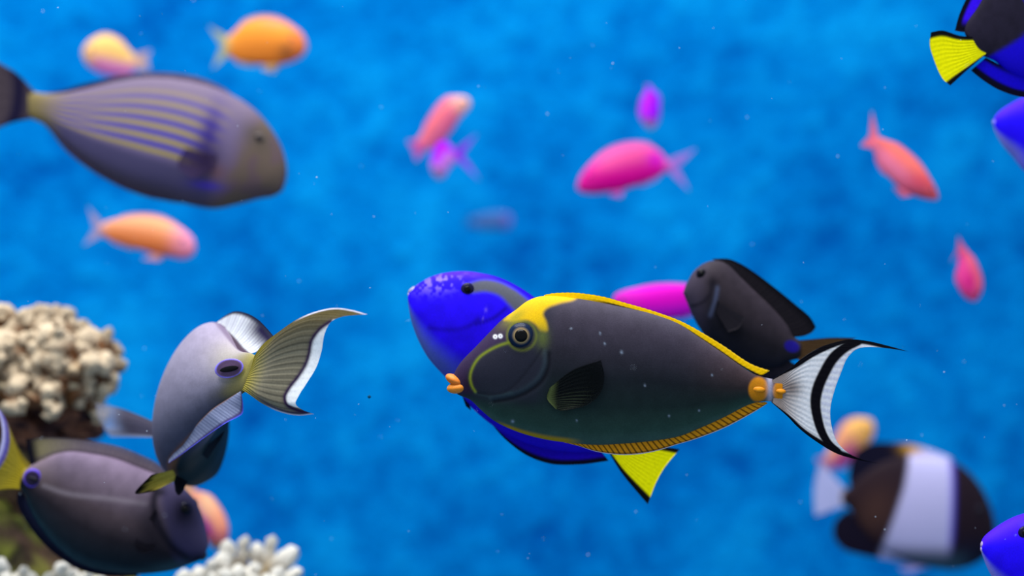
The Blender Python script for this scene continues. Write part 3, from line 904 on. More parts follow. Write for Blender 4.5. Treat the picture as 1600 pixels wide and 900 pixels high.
# ------------------------------------------------------------------ 5. grey surgeonfish at the lower left
def grey_surgeon():
    top = [(318, 868), (325, 853), (322, 830), (314, 803), (304, 782), (287, 764), (260, 748), (220, 731), (180, 716), (140, 708), (110, 705), (87, 709), (67, 718), (50, 726), (38, 730)]
    bot = [(317, 873), (300, 880), (267, 891), (217, 896), (167, 892), (127, 880), (95, 858), (72, 834), (54, 808), (44, 786), (38, 770), (32, 764)]
    gill = [(250, 764), (248, 782), (252, 804), (262, 828), (276, 850), (296, 868)]
    def colf(P):
        x, y, v, u = P['px'], P['py'], P['v'], P['u']
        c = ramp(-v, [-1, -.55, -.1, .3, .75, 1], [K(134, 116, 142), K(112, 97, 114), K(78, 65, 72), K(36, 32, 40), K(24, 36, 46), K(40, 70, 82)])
        c *= (1 + .2 * (vnoise(x, y, 12, 71) - .5) + .1 * (vnoise(x, y, 4, 72) - .5))[:, None]
        c = mixc(c, K(160, 148, 160), np.exp(-(pdist(x, y, [(72, 757), (110, 768), (170, 774), (235, 782)]) / 4) ** 2) * .45)
        hd = sm(248, 268, x - (y - 780) * .25)
        c = mixc(c, K(58, 54, 94), hd * .8)
        c = mixc(c, K(22, 19, 32), np.exp(-ell(x, y, 244, 822, 20, 44, -14) ** 2) * .75)
        c = mixc(c, K(16, 14, 30), np.exp(-(pdist(x, y, gill) / 7) ** 2) * .9)
        c = mixc(c, K(60, 92, 104), np.exp(-ell(x, y, 272, 884, 34, 11, -8) ** 2) * .6)  # teal highlight painted along the lower head and belly front
        c = mixc(c, K(18, 14, 34), np.exp(-ell(x, y, 256, 766, 8, 6) ** 2) * .9)
        c = mixc(c, K(16, 14, 34), np.exp(-ell(x, y, 293, 797, 18, 22) ** 2) * .92)
        c = mixc(c, K(150, 130, 120), sm(110, 60, x) * sm(-.2, .5, v) * .3)
        c = mixc(c, K(14, 14, 30), np.exp(-ell(x, y, 312, 872, 12, 9) ** 2) * .9)
        c = mixc(c, K(170, 150, 50), sm(52, 38, x) * sm(-.2, .3, v))
        return c
    def relief(P):
        return 2.5 * np.exp(-(pdist(P['px'], P['py'], gill) / 6) ** 2)
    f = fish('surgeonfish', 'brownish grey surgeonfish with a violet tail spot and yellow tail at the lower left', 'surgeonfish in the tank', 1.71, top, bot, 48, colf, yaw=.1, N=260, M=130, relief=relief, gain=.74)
    eyes(f, 294, 792, 11, iris=(16, 14, 28), rim=(20, 18, 42))
    base = [(262, 749), (220, 732), (180, 717), (140, 709), (110, 706), (87, 710), (67, 719), (48, 727)]
    edge = [(268, 743), (246, 724), (227, 714), (187, 698), (143, 689), (100, 684), (66, 683), (40, 686)]
    def dc(P):
        u, v = P['u'], P['v']
        c = mixc(rayc(P, K(104, 92, 108), K(128, 114, 124), .6), K(160, 150, 80), sm(.55, 1, u) * .6)
        c = mixc(c, K(92, 78, 96), np.exp(-((v - .12) / .08) ** 2) * .7)
        c = mixc(c, K(36, 34, 64), sm(.8, 1, v) * sm(.4, .8, u) * .8)
        c = mixc(c, K(16, 16, 30), sm(.9, .98, u))
        return np.hstack([c, (1 - .35 * sm(.4, 1, v))[:, None]])
    fin(f, 'dorsal_fin', base, edge, dc, nu=130, nv=20, rays=30)
    base = [(215, 892), (167, 889), (127, 877), (95, 855), (72, 831), (54, 805), (44, 788)]
    edge = [(215, 900), (160, 899), (118, 887), (84, 864), (58, 838), (38, 810), (27, 785), (28, 770), (36, 768)]
    fin(f, 'anal_fin', base, edge, lambda P: mixc(rayc(P, K(20, 24, 46), K(30, 36, 62)), K(10, 12, 34), sm(.3, .7, P['v'])), nu=110, nv=14, rays=30)
    # tail, fanned up to the left edge of the picture
    lu = [(48, 727), (36, 712), (22, 686), (10, 660), (2, 640), (-18, 612)]
    ll = [(35, 764), (10, 764), (-20, 772), (-60, 796)]
    edge = [(-18, 612), (-2, 636), (5, 655), (7, 680), (2, 705), (-10, 728), (-30, 752), (-60, 796)]
    def tc(P):
        u, v = P['u'], P['v']
        c = rayc(P, K(150, 132, 40), K(182, 162, 54))
        c = mixc(c, K(190, 165, 40), sm(.5, .1, v))
        c = mixc(c, K(126, 110, 48), sm(.3, .1, u) * .7)
        c = mixc(c, K(96, 86, 190), sm(.72, .80, v) * .9)
        c = mixc(c, K(210, 205, 245), sm(.86, .93, v))
        return c
    fin(f, 'tail_fin', [(48, 727), (44, 746), (35, 764)], edge, tc, s0=lu, s1=ll, nu=90, nv=30, rays=16, t0=5, y1=-14)
    ys = surf(f, 55, 746)
    sp = blob(f, 'spine_slot', 54, 746, ys * .92, 15, 15, 5, None, M_LIP, colf=lambda r, a: mixc(full(len(r), K(30, 18, 48)), K(92, 66, 190), sm(.72, .86, r)), n=20, m=30)
    blob(f, 'tail_spine', 56, 747, ys * .92 - 4.5, 9, 3, 2, K(14, 10, 22), M_LIP, parent=sp, ang=20)
    ys = surf(f, 244, 795)
    for sg in (1, -1):
        fin(f, 'pectoral_fin', [(252, 790), (249, 806), (254, 824)], [(226, 826), (220, 846), (232, 858), (250, 852)], lambda P: np.hstack([rayc(P, K(20, 18, 28), K(34, 29, 38)), (.9 - .5 * sm(.4, 1, P['v']))[:, None]]), nu=60, nv=16, rays=12, y0=sg * (ys - 1), y1=sg * (ys - 4))
    blob(f, 'lips', 317, 868, 0, 8, 6, 9, K(30, 28, 52), M_LIP, ang=-60)
grey_surgeon()

# ------------------------------------------------------------------ 6. striped surgeonfish, out of focus
def lined_surgeon():
    top = [(441, 297), (446, 284), (448, 266), (443, 239), (428, 208), (398, 172), (360, 147), (315, 131), (270, 123), (225, 122), (180, 128), (135, 138), (95, 146), (66, 146), (46, 142)]
    bot = [(440, 299), (426, 307), (402, 311), (372, 319), (336, 326), (300, 321), (255, 307), (210, 293), (168, 273), (135, 252), (99, 222), (72, 196), (46, 184)]
    def colf(P):
        x, y, v, u = P['px'], P['py'], P['v'], P['u']
        n = len(x)
        c = full(n, K(116, 102, 136))
        w = v + .02 * np.sin(u * 9)
        ph = (0.80 - w) / 0.205
        k = ph - np.floor(ph)
        yel = np.exp(-((k - .45) / .27) ** 2)
        blu = np.exp(-((k - .98) / .25) ** 2) + np.exp(-((k + .02) / .25) ** 2)
        zone = sm(.30, .38, u) * sm(-.42, -.30, v) * sm(.84, .7, v)
        low = sm(.6, -.1, v)
        c = mixc(c, K(190, 168, 20), np.clip(yel, 0, 1) * zone * (.55 + .45 * low))
        c = mixc(c, K(40, 36, 190), np.clip(blu, 0, 1) * zone * (.5 + .5 * low))
        c = mixc(c, K(122, 106, 122), sm(.45, .9, v) * .6)
        c = mixc(c, K(74, 70, 108), sm(-.36, -.5, v) * sm(.2, .3, u) * .85)
        c = mixc(c, K(74, 68, 80), sm(-.7, -1, v) * .7)
        c = mixc(c, K(136, 120, 66), sm(.84, .99, u) * .9)
        hd = sm(.30, .2, u)
        c = mixc(c, K(108, 88, 92), hd)
        c = mixc(c, K(112, 98, 78), hd * sm(.45, .6, vnoise(x, y + .6 * x, 16, 81)) * .6)
        c = mixc(c, K(70, 66, 60), np.exp(-ell(x, y, 408, 216, 30, 18, 40) ** 2) * .6)
        c = mixc(c, K(56, 42, 130), np.exp(-ell(x, y, 334, 212, 16, 44, 12) ** 2) * .9)
        c = mixc(c, K(50, 40, 70), np.exp(-ell(x, y, 330, 250, 26, 26) ** 2) * .8)
        c = mixc(c, K(110, 76, 80), np.exp(-ell(x, y, 345, 272, 16, 14) ** 2) * .7)
        c = mixc(c, K(70, 50, 190), np.exp(-ell(x, y, 328, 292, 24, 6, 8) ** 2) * .9)
        return c
    f = fish('surgeonfish', 'blurred surgeonfish with yellow and blue lengthwise stripes at the upper left', 'surgeonfish in the tank', 1.97, top, bot, 44, colf, yaw=-.05, N=240, M=130, gain=.8)
    eyes(f, 408, 218, 8, iris=(70, 60, 60), rim=(90, 80, 78))
    b, e = side_strip(f, 1, .36, .95, 9, lead=.2, trail=.2)
    fin(f, 'dorsal_fin', b, e, lambda P: mixc(rayc(P, K(84, 72, 100), K(116, 104, 128)), K(20, 22, 60), sm(.45, .8, P['u'])), nu=90, nv=8, rays=28)
    b, e = side_strip(f, -1, .36, .95, 8, lead=.2, trail=.2)
    fin(f, 'anal_fin', b, e, lambda P: mixc(rayc(P, K(76, 62, 84), K(98, 82, 104)), K(30, 30, 70), sm(.8, 1, P['v'])), nu=90, nv=8, rays=28)
    def tc(P):
        v = P['v']
        c = rayc(P, K(66, 56, 64), K(88, 76, 84))
        return mixc(c, K(14, 12, 52), np.exp(-((v - .22) / .13) ** 2) * .95)
    fin(f, 'tail_fin', [(52, 141), (48, 163), (50, 185)], [(-70, 52), (-42, 100), (-36, 150), (-44, 196), (-70, 238)], tc, s0=[(52, 141), (24, 113), (0, 99), (-70, 52)], s1=[(50, 185), (18, 192), (-15, 206), (-70, 238)], nu=60, nv=30, rays=16, t0=6)
    ys = surf(f, 330, 255)
    for sg in (1, -1):
        fin(f, 'pectoral_fin', [(346, 246), (340, 268)], [(300, 236), (288, 262), (310, 282)], lambda P: np.hstack([rayc(P, K(44, 36, 84), K(76, 56, 84)), np.full((len(P['u']), 1), .55)]), nu=40, nv=12, rays=10, y0=sg * (ys - 1), y1=sg * (ys - 16))
lined_surgeon()

# ------------------------------------------------------------------ 11. brown and white butterflyfish, out of focus
def butterfly():
    top = [(1553, 822), (1551, 806), (1544, 784), (1530, 757), (1507, 732), (1480, 718), (1448, 712), (1415, 712), (1385, 718), (1358, 732), (1338, 748), (1326, 762), (1316, 768)]
    bot = [(1553, 830), (1551, 845), (1540, 868), (1517, 884), (1486, 890), (1442, 884), (1400, 870), (1370, 852), (1346, 826), (1332, 802), (1322, 790), (1316, 788)]
    lft = lambda y: np.interp(y, [690, 705, 760, 850, 900], [1424, 1421, 1408, 1378, 1368])
    rgt = lambda y: np.interp(y, [690, 715, 860, 900], [1486, 1484, 1478, 1476])
    def band(x, y):
        return sm(-5, 5, x - lft(y)) * sm(5, -5, x - rgt(y))
    def colf(P):
        x, y, v = P['px'], P['py'], P['v']
        c = full(len(x), K(34, 22, 32))
        c = mixc(c, K(74, 48, 42), np.exp(-ell(x, y, 1362, 800, 34, 46, 30) ** 2) * .8)
        c = mixc(c, K(22, 22, 44), sm(820, 862, y) * sm(1470, 1500, x) * .8)
        c = mixc(c, K(190, 184, 226), band(x, y) * sm(882, 838, y))
        c = mixc(c, K(60, 92, 110), sm(845, 890, y) * sm(1530, 1480, x) * sm(1380, 1420, x) * .85)
        c = mixc(c, K(74, 60, 210), np.exp(-((x - rgt(y)) / 4) ** 2) * sm(870, 830, y) * .7)
        return c
    f = fish('butterflyfish', 'blurred dark butterflyfish with one broad white band at the lower right', None, 2.35, top, bot, 34, colf, yaw=.08, N=160, M=80, gain=.9)
    eyes(f, 1524, 794, 7)
    base = [(1490, 720), (1448, 714), (1415, 714), (1385, 720), (1358, 734), (1330, 758)]
    edge = [(1492, 718), (1452, 702), (1425, 695), (1396, 692), (1361, 693), (1338, 706), (1327, 732), (1326, 756)]
    def dc(P):
        x, y = P['px'], P['py']
        c = mixc(full(len(x), K(22, 20, 42)), K(214, 206, 246), band(x, y))
        return mixc(c, K(232, 170, 60), np.exp(-ell(x, y, 1424, 700, 16, 10) ** 2))
    fin(f, 'dorsal_fin', base, edge, dc, nu=90, nv=14, rays=22, t0=4)
    base = [(1450, 884), (1400, 868), (1370, 850), (1346, 824), (1330, 800)]
    edge = [(1448, 890), (1390, 875), (1350, 868), (1318, 858), (1303, 839), (1304, 817), (1322, 796)]
    fin(f, 'anal_fin', base, edge, lambda P: mixc(full(len(P['u']), K(28, 22, 40)), K(190, 190, 236), band(P['px'], P['py']) * .8), nu=70, nv=14, rays=20, t0=4)
    fin(f, 'tail_fin', [(1322, 766), (1318, 778), (1322, 790)], [(1282, 722), (1275, 745), (1272, 775), (1274, 806)], lambda P: mixc(full(len(P['u']), K(205, 205, 242)), K(140, 100, 50), sm(.16, 0, P['v'])), nu=40, nv=14, rays=12, t0=4)
    for sg in (1, -1):
        fin(f, 'pelvic_fin', [(1448, 884), (1432, 882)], [(1420, 894), (1402, 888)], lambda P: full(len(P['u']), K(170, 165, 225)), nu=14, nv=10, rays=4, y0=sg * 6, y1=sg * 10)
butterfly()

# ------------------------------------------------------------------ small anthias
def anthias(label, d, top, bot, tail, thick, back, belly, head, tailk, yaw=0.0, eye=None, snout=None, spot=None, er=3.0, dors=5, anal=(.62, .9, 5), pelvic=None, talpha=.75, uh=(.12, .4), split=(.5, -.4)):
    kb, kl, kh, kt = K(*back), K(*belly), K(*head), K(*tailk)
    def colf(P):
        x, y, u, v = P['px'], P['py'], P['u'], P['v']
        c = mixc(full(len(x), kb), kl, sm(split[0], split[1], v))
        c = mixc(c, kh, sm(uh[1], uh[0], u))
        c = mixc(c, kt, sm(.88, 1, u) * .6)
        if spot:
            for (sx, sy, srx, sry, sk, sa) in spot:
                c = mixc(c, K(*sk), np.exp(-ell(x, y, sx, sy, srx, sry) ** 2) * sa)
        if snout:
            c = mixc(c, K(*snout), sm(.16, .02, u))
        return c
    f = fish('anthias', label, 'small anthias in the tank', d, top, bot, thick, colf, yaw=yaw, N=70, M=36, mat=M_BRIGHT)
    tu, tn, tl = tail
    def tc(P):
        return np.hstack([full(len(P['u']), kt), (talpha * (1 - .35 * sm(.4, 1, P['v'])))[:, None]])
    b0, b1 = f.T[-3], f.B[-3]
    fin(f, 'tail_fin', [b0, (b0 + b1) / 2, b1], [tu, (np.array(tu) * .35 + np.array(tn) * .65), tn, (np.array(tl) * .35 + np.array(tn) * .65), tl], tc, nu=28, nv=12, rays=10, t0=2)
    def fc(k):
        return lambda P: np.hstack([full(len(P['u']), k), (.8 - .4 * sm(.2, 1, P['v']))[:, None]])
    if dors:
        b, e = side_strip(f, 1, .25, .85, dors)
        fin(f, 'dorsal_fin', b, e, fc(kb * .6 + kt * .4), nu=30, nv=6, rays=12, t0=1.5)
    if anal:
        b, e = side_strip(f, -1, anal[0], anal[1], anal[2])
        fin(f, 'anal_fin', b, e, fc(kl * .5 + kt * .5), nu=20, nv=6, rays=8, t0=1.5)
    if pelvic:
        for sg in (1, -1):
            fin(f, 'pelvic_fin', pelvic[:2], pelvic[2:], fc(kl * .4 + kt * .6), nu=12, nv=8, rays=4, t0=1.2, y0=sg * thick * .4, y1=sg * thick * .7)
    if eye:
        eyes(f, eye[0], eye[1], er, iris=(60, 40, 90), rim=(120, 70, 140))
    return f

anthias('pale orange anthias with a pink belly just above the striped surgeonfish', 2.45,
        [(130, 84), (132, 74), (143, 62), (164, 55), (185, 62), (200, 76), (212, 88)], [(130, 88), (136, 100), (150, 111), (172, 118), (195, 117), (208, 112), (214, 106)],
        [(236, 78), (230, 92), (234, 110)], 16, (255, 205, 120), (238, 140, 215), (255, 200, 130), (235, 190, 170), eye=(146, 80), dors=3, split=(.1, -.6))
anthias('orange anthias with a pale forked tail swimming right at the top left', 2.4,
        [(479, 72), (476, 60), (468, 49), (451, 38), (427, 30), (402, 30), (380, 38), (364, 51), (352, 60)], [(479, 76), (472, 87), (451, 98), (422, 102), (392, 99), (370, 94), (352, 85)],
        [(326, 40), (345, 72), (332, 108)], 20, (255, 165, 60), (250, 150, 55), (255, 145, 70), (205, 205, 150), eye=(459, 62), spot=[(449, 82, 11, 9, (130, 90, 60), .8), (440, 34, 30, 8, (255, 150, 130), .7)], pelvic=[(438, 100), (420, 102), (426, 113), (408, 108)])
anthias('orange anthias with a pink head swimming right below the striped surgeonfish', 2.25,
        [(305, 386), (303, 376), (294, 364), (275, 351), (248, 341), (220, 338), (192, 341), (168, 346), (156, 351)], [(305, 390), (300, 399), (288, 404), (262, 400), (234, 394), (206, 386), (182, 377), (166, 372), (156, 366)],
        [(137, 322), (146, 357), (130, 384)], 17, (255, 175, 125), (255, 150, 85), (255, 160, 190), (215, 180, 200), eye=(287, 376), pelvic=[(255, 399), (240, 396), (250, 408), (224, 405)], talpha=.6)
anthias('coral pink anthias with a pale snout climbing above the purple fork-tailed anthias', 2.4,
        [(735, 160), (730, 153), (718, 150.5), (700, 153), (684, 169), (669, 192), (655, 214), (648, 222)], [(735, 163), (731, 170), (718, 185), (704, 206), (686, 224), (670, 233), (662, 236)],
        [(636, 220), (644, 233), (650, 252)], 12, (255, 125, 140), (245, 120, 165), (255, 195, 175), (235, 105, 190), eye=(722, 160), dors=4)
anthias('small purple anthias with a deeply forked tail below the coral pink anthias', 2.38,
        [(682, 278), (676, 270), (673, 258), (678, 240), (686, 226), (696, 222), (706, 230), (712, 238)], [(685, 280), (692, 278), (699, 268), (704, 258), (708, 253), (712, 251), (716, 249)],
        [(745, 209), (724, 242), (750, 282)], 10, (190, 10, 245), (225, 140, 235), (215, 150, 220), (170, 30, 245), snout=(225, 195, 80), eye=(683, 266), dors=3, anal=(.6, .9, 3), talpha=.85, uh=(.2, .42))
anthias('tiny purple anthias with a yellow snout facing the viewer right of centre top', 2.4,
        [(1014, 201), (1006, 194), (1001, 182), (1002, 165), (1006, 150), (1010, 140), (1012, 136)], [(1017, 202), (1025, 196), (1030, 184), (1031, 165), (1027, 150), (1020, 141), (1015, 136)],
        [(1008, 134), (1012, 133), (1018, 134)], 11, (215, 40, 245), (175, 10, 250), (225, 150, 215), (180, 60, 240), snout=(235, 190, 90), eye=(1011, 186), spot=[(1019, 163, 9, 18, (170, 5, 255), .9)], dors=3, anal=(.6, .9, 3), uh=(.1, .34))
anthias('magenta anthias swimming left with a pale lilac tail in the upper middle', 2.3,
        [(902, 291), (905, 280), (912, 268), (930, 249), (956, 234), (987, 226), (1013, 228), (1030, 236), (1041, 248), (1048, 252)], [(902, 295), (908, 300), (924, 303), (953, 300), (984, 293), (1013, 282), (1036, 271), (1048, 266)],
        [(1088, 232), (1060, 262), (1077, 298)], 17, (250, 90, 165), (240, 10, 165), (235, 30, 160), (205, 140, 230), eye=(921, 275), dors=5, spot=[(1024, 249, 14, 12, (235, 0, 220), .95), (950, 280, 45, 12, (240, 0, 160), .7)], pelvic=[(975, 296), (955, 300), (970, 309), (952, 305)])
anthias('long pink anthias with its tail up at the right beyond the blue tang', 2.05,
        [(1466, 309), (1464, 300), (1452, 277), (1430, 250), (1400, 226), (1380, 217), (1368, 212)], [(1464, 312), (1454, 312), (1437, 308), (1411, 297), (1394, 282), (1377, 260), (1368, 242), (1360, 228)],
        [(1362, 172), (1358, 212), (1344, 228)], 16, (255, 125, 115), (245, 130, 165), (250, 105, 115), (250, 125, 150), eye=(1453, 296), spot=[(1432, 285, 22, 16, (235, 75, 100), .7)], dors=3, pelvic=[(1425, 306), (1405, 294), (1410, 308), (1396, 292)], talpha=.95)
anthias('small rose pink anthias nose down at the right edge of open water', 2.1,
        [(1525, 470), (1531, 462), (1535, 447), (1531, 428), (1522, 406), (1512, 392), (1505, 384)], [(1521, 471), (1510, 466), (1500, 454), (1495, 438), (1496, 420), (1498, 405), (1497, 392)],
        [(1497, 368), (1495, 392), (1484, 412)], 12, (255, 110, 140), (245, 75, 160), (250, 95, 150), (240, 110, 150), eye=(1526, 458), spot=[(1513, 440, 9, 20, (230, 10, 140), .8)], dors=2, anal=(.4, .7, 3))
anthias('faint haze-greyed lilac anthias far off in the middle of the water', 3.1,
        [(800, 345), (799, 338), (790, 333), (772, 333), (752, 337), (735, 341)], [(800, 349), (796, 356), (780, 359), (760, 358), (745, 355), (735, 351)],
        [(726, 336), (730, 346), (724, 358)], 9, (72, 112, 176), (68, 106, 172), (110, 104, 196), (50, 104, 165), dors=2, anal=(.6, .9, 2), talpha=.6)  # water haze is mixed into these dull body colours
anthias('magenta anthias peeking out between the yellow back line and the dark surgeonfish', 2.0,
        [(958, 468), (961, 461), (970, 456), (987, 451), (1022, 446), (1058, 445), (1090, 449), (1120, 460)], [(958, 472), (968, 484), (985, 494), (1015, 500), (1050, 498), (1085, 488), (1120, 476)],
        [(1150, 446), (1136, 468), (1150, 490)], 17, (235, 5, 200), (215, 20, 215), (225, 30, 195), (220, 120, 220), eye=(972, 468), dors=3, split=(.1, -.5))
anthias('peach anthias nose down behind the head of the grey surgeonfish at the lower left', 2.1,
        [(346, 856), (354, 846), (357, 829), (351, 808), (341, 790), (327, 774), (312, 768), (300, 766)], [(334, 858), (326, 846), (318, 832), (308, 816), (298, 800), (290, 785), (288, 775)],
        [(300, 740), (288, 752), (272, 760)], 16, (255, 165, 130), (185, 65, 175), (250, 140, 150), (255, 200, 150), eye=(338, 842), spot=[(325, 785, 20, 22, (255, 205, 160), .8)], snout=(220, 205, 160), dors=2, split=(.3, -.3))
anthias('yellow headed pink anthias above the banded butterflyfish', 2.55,
        [(1366, 666), (1362, 657), (1350, 653), (1335, 654), (1318, 664), (1304, 688), (1292, 708), (1287, 716)], [(1366, 672), (1363, 684), (1350, 700), (1330, 718), (1316, 728), (1306, 732), (1299, 730)],
        [(1274, 716), (1282, 732), (1290, 748)], 15, (255, 175, 130), (215, 85, 165), (255, 195, 105), (225, 150, 185), eye=(1350, 667), dors=3, uh=(.3, .65))

# ------------------------------------------------------------------ corals and rocks
def nub_mesh(name, seed, tip, basec, n=9, m=12, fork=0, lo=.15, hi=.75):
    """one rounded coral branchlet, unit length along +Z"""
    r = np.random.default_rng(seed)
    V, F, C = [], [], []
    def stalk(o, dirv, L, r0, t0):
        dirv = dirv / np.linalg.norm(dirv)
        a = np.cross(dirv, [0.3, .8, .1]); a /= np.linalg.norm(a)
        b_ = np.cross(dirv, a)
        st = len(V)
        w = r.normal(0, .05, (2, n))
        for i in range(n + 1):
            t = i / n
            rad = r0 * (1.0 - .18 * t + .22 * math.sin(t * 5 + seed)) if i < n else 0.0
            if t > .82 and i < n:
                rad *= math.sqrt(max(0.05, 1 - ((t - .82) / .2) ** 2))
            wob = a * w[0, min(i, n - 1)] * t * .6 + b_ * w[1, min(i, n - 1)] * t * .6
            for j in range(m):
                p = 2 * math.pi * j / m
                rr = rad * (1 + .16 * math.sin(3 * p + seed + i) + .1 * math.sin(5 * p - 2 * i + seed))
                V.append(o + dirv * L * t + wob * L + (a * math.cos(p) + b_ * math.sin(p)) * rr)
                tt = np.clip(t0 + t * (1 - t0), 0, 1)
                g = sm(lo, hi, np.array([tt]))[0]
                C.append(basec * (1 - g) + tip * g)
        for i in range(n):
            for j in range(m):
                q = st + i * m + j
                q2 = st + i * m + (j + 1) % m
                F.append((q, q2, q2 + m, q + m))
    stalk(np.zeros(3), np.array([0, 0, 1.0]), 1.0, .30, 0.0)
    for k in range(fork):
        an = r.uniform(0, 6.28)
        stalk(np.array([0, 0, r.uniform(.35, .55)]), np.array([math.cos(an) * .8, math.sin(an) * .8, .7]), r.uniform(.4, .55), .22, .5)
    return make_mesh(name, np.array(V), F, np.array(C))

from mathutils import Vector
def orient(o, dirv, roll=0.0):
    q = Vector(dirv).to_track_quat('Z', 'Y')
    o.rotation_mode = 'QUATERNION'
    from mathutils import Quaternion
    o.rotation_quaternion = q @ Quaternion((0, 0, 1), roll)

def lump(name, centre, rad, colf, seed, mat, parent=None, n=40, m=60, amp=.18, origin=None):
    th = np.linspace(0.001, math.pi - .001, n)
    ph = np.linspace(0, 2 * math.pi, m, endpoint=False)
    X = np.sin(th)[:, None] * np.cos(ph)
    Y = np.sin(th)[:, None] * np.sin(ph)
    Z = np.cos(th)[:, None] * np.ones(m)
    k = 1 + amp * (np.sin(3 * X * 2 + seed) * np.cos(4 * Z + seed) + .7 * np.sin(7 * Y + 2 * seed + 5 * X) * np.sin(6 * Z) + .4 * np.sin(13 * X + 11 * Z + seed))
    P = np.stack([X * k * rad[0], Y * k * rad[1], Z * k * rad[2]], -1).reshape(-1, 3)
    c = colf(P, np.stack([X, Y, Z], -1).reshape(-1, 3))
    return link(name, make_mesh(name, P, grid_faces(n, m, True), c), mat, parent, loc=centre)

CREAM, BROWN = K(240, 224, 200), K(120, 78, 48)
CWHITE, CTAN = K(250, 244, 232), K(176, 150, 104)

def rock_colour(seed, green=.6):
    def cf(P, D):
        n1 = vnoise(P[:, 0] * 1000 + P[:, 1] * 400, P[:, 2] * 1000 + P[:, 1] * 300, 16, seed)
        n2 = vnoise(P[:, 0] * 1000 - P[:, 1] * 500, P[:, 2] * 1000 + P[:, 1] * 200, 7, seed + 1)
        c = mixc(full(len(P), K(110, 84, 70)), K(150, 152, 62), sm(.3, .65, n1) * green)
        c = mixc(c, K(40, 38, 38), sm(.55, .8, n2) * .8)
        return mixc(c, K(150, 140, 100), sm(.7, .85, n1) * .4)
    return cf

# one reef outcrop: lumps grown together, standing on the tank floor
def outcrop():
    parts = []
    def add(centre, rad, seed, green):
        n, m = 60, 90
        th = np.linspace(0.001, math.pi - .001, n)
        ph = np.linspace(0, 2 * math.pi, m, endpoint=False)
        X = np.sin(th)[:, None] * np.cos(ph)
        Y = np.sin(th)[:, None] * np.sin(ph)
        Z = np.cos(th)[:, None] * np.ones(m)
        k = 1 + .12 * (np.sin(6 * X + seed) * np.cos(4 * Z + seed) + .7 * np.sin(7 * Y + 2 * seed + 5 * X) * np.sin(6 * Z)
                       + .5 * np.sin(15 * X + 11 * Z + seed) * np.cos(13 * Z - 9 * Y) + .25 * np.sin(31 * X + seed) * np.sin(29 * Z + 17 * Y))
        P = np.stack([X * k * rad[0], Y * k * rad[1], Z * k * rad[2]], -1).reshape(-1, 3)
        c = rock_colour(seed, green)(P, None)
        P = P + np.asarray(centre)
        P[:, 2] = np.maximum(P[:, 2], 0.0)
        parts.append((P, grid_faces(n, m, True), c))
    c = at(20, 830, 1.98)
    add((c[0] - .06, c[1] + .06, .26), (.19, .12, .35), 3, 1.0)
    c = at(-40, 690, 2.06)
    add((c[0], c[1] + .03, c[2] - .02), (.12, .08, .10), 5, .1)
    c = at(330, 1010, 1.94)
    add((c[0], c[1] + .03, .18), (.16, .12, .215), 11, .3)
    c = at(70, 1000, 1.88)
    add((c[0] - .02, c[1] + .02, .19), (.15, .09, .215), 13, .5)
    V, F, C = [], [], []
    for P, f, c in parts:
        o = sum(len(v) for v in V)
        V.append(P); C.append(c)
        F += [tuple(q + o for q in t) for t in f]
    V = np.vstack(V)
    org = np.array([V[:, 0].mean(), V[:, 1].mean(), 0.0])
    o = link('reef_rock', make_mesh('reef_rock', V - org, F, np.vstack(C)), M_ROCK, loc=org)
    tag(o, 'olive and brown algae covered reef rock behind the grey surgeonfish at the lower left', 'rock')
outcrop()

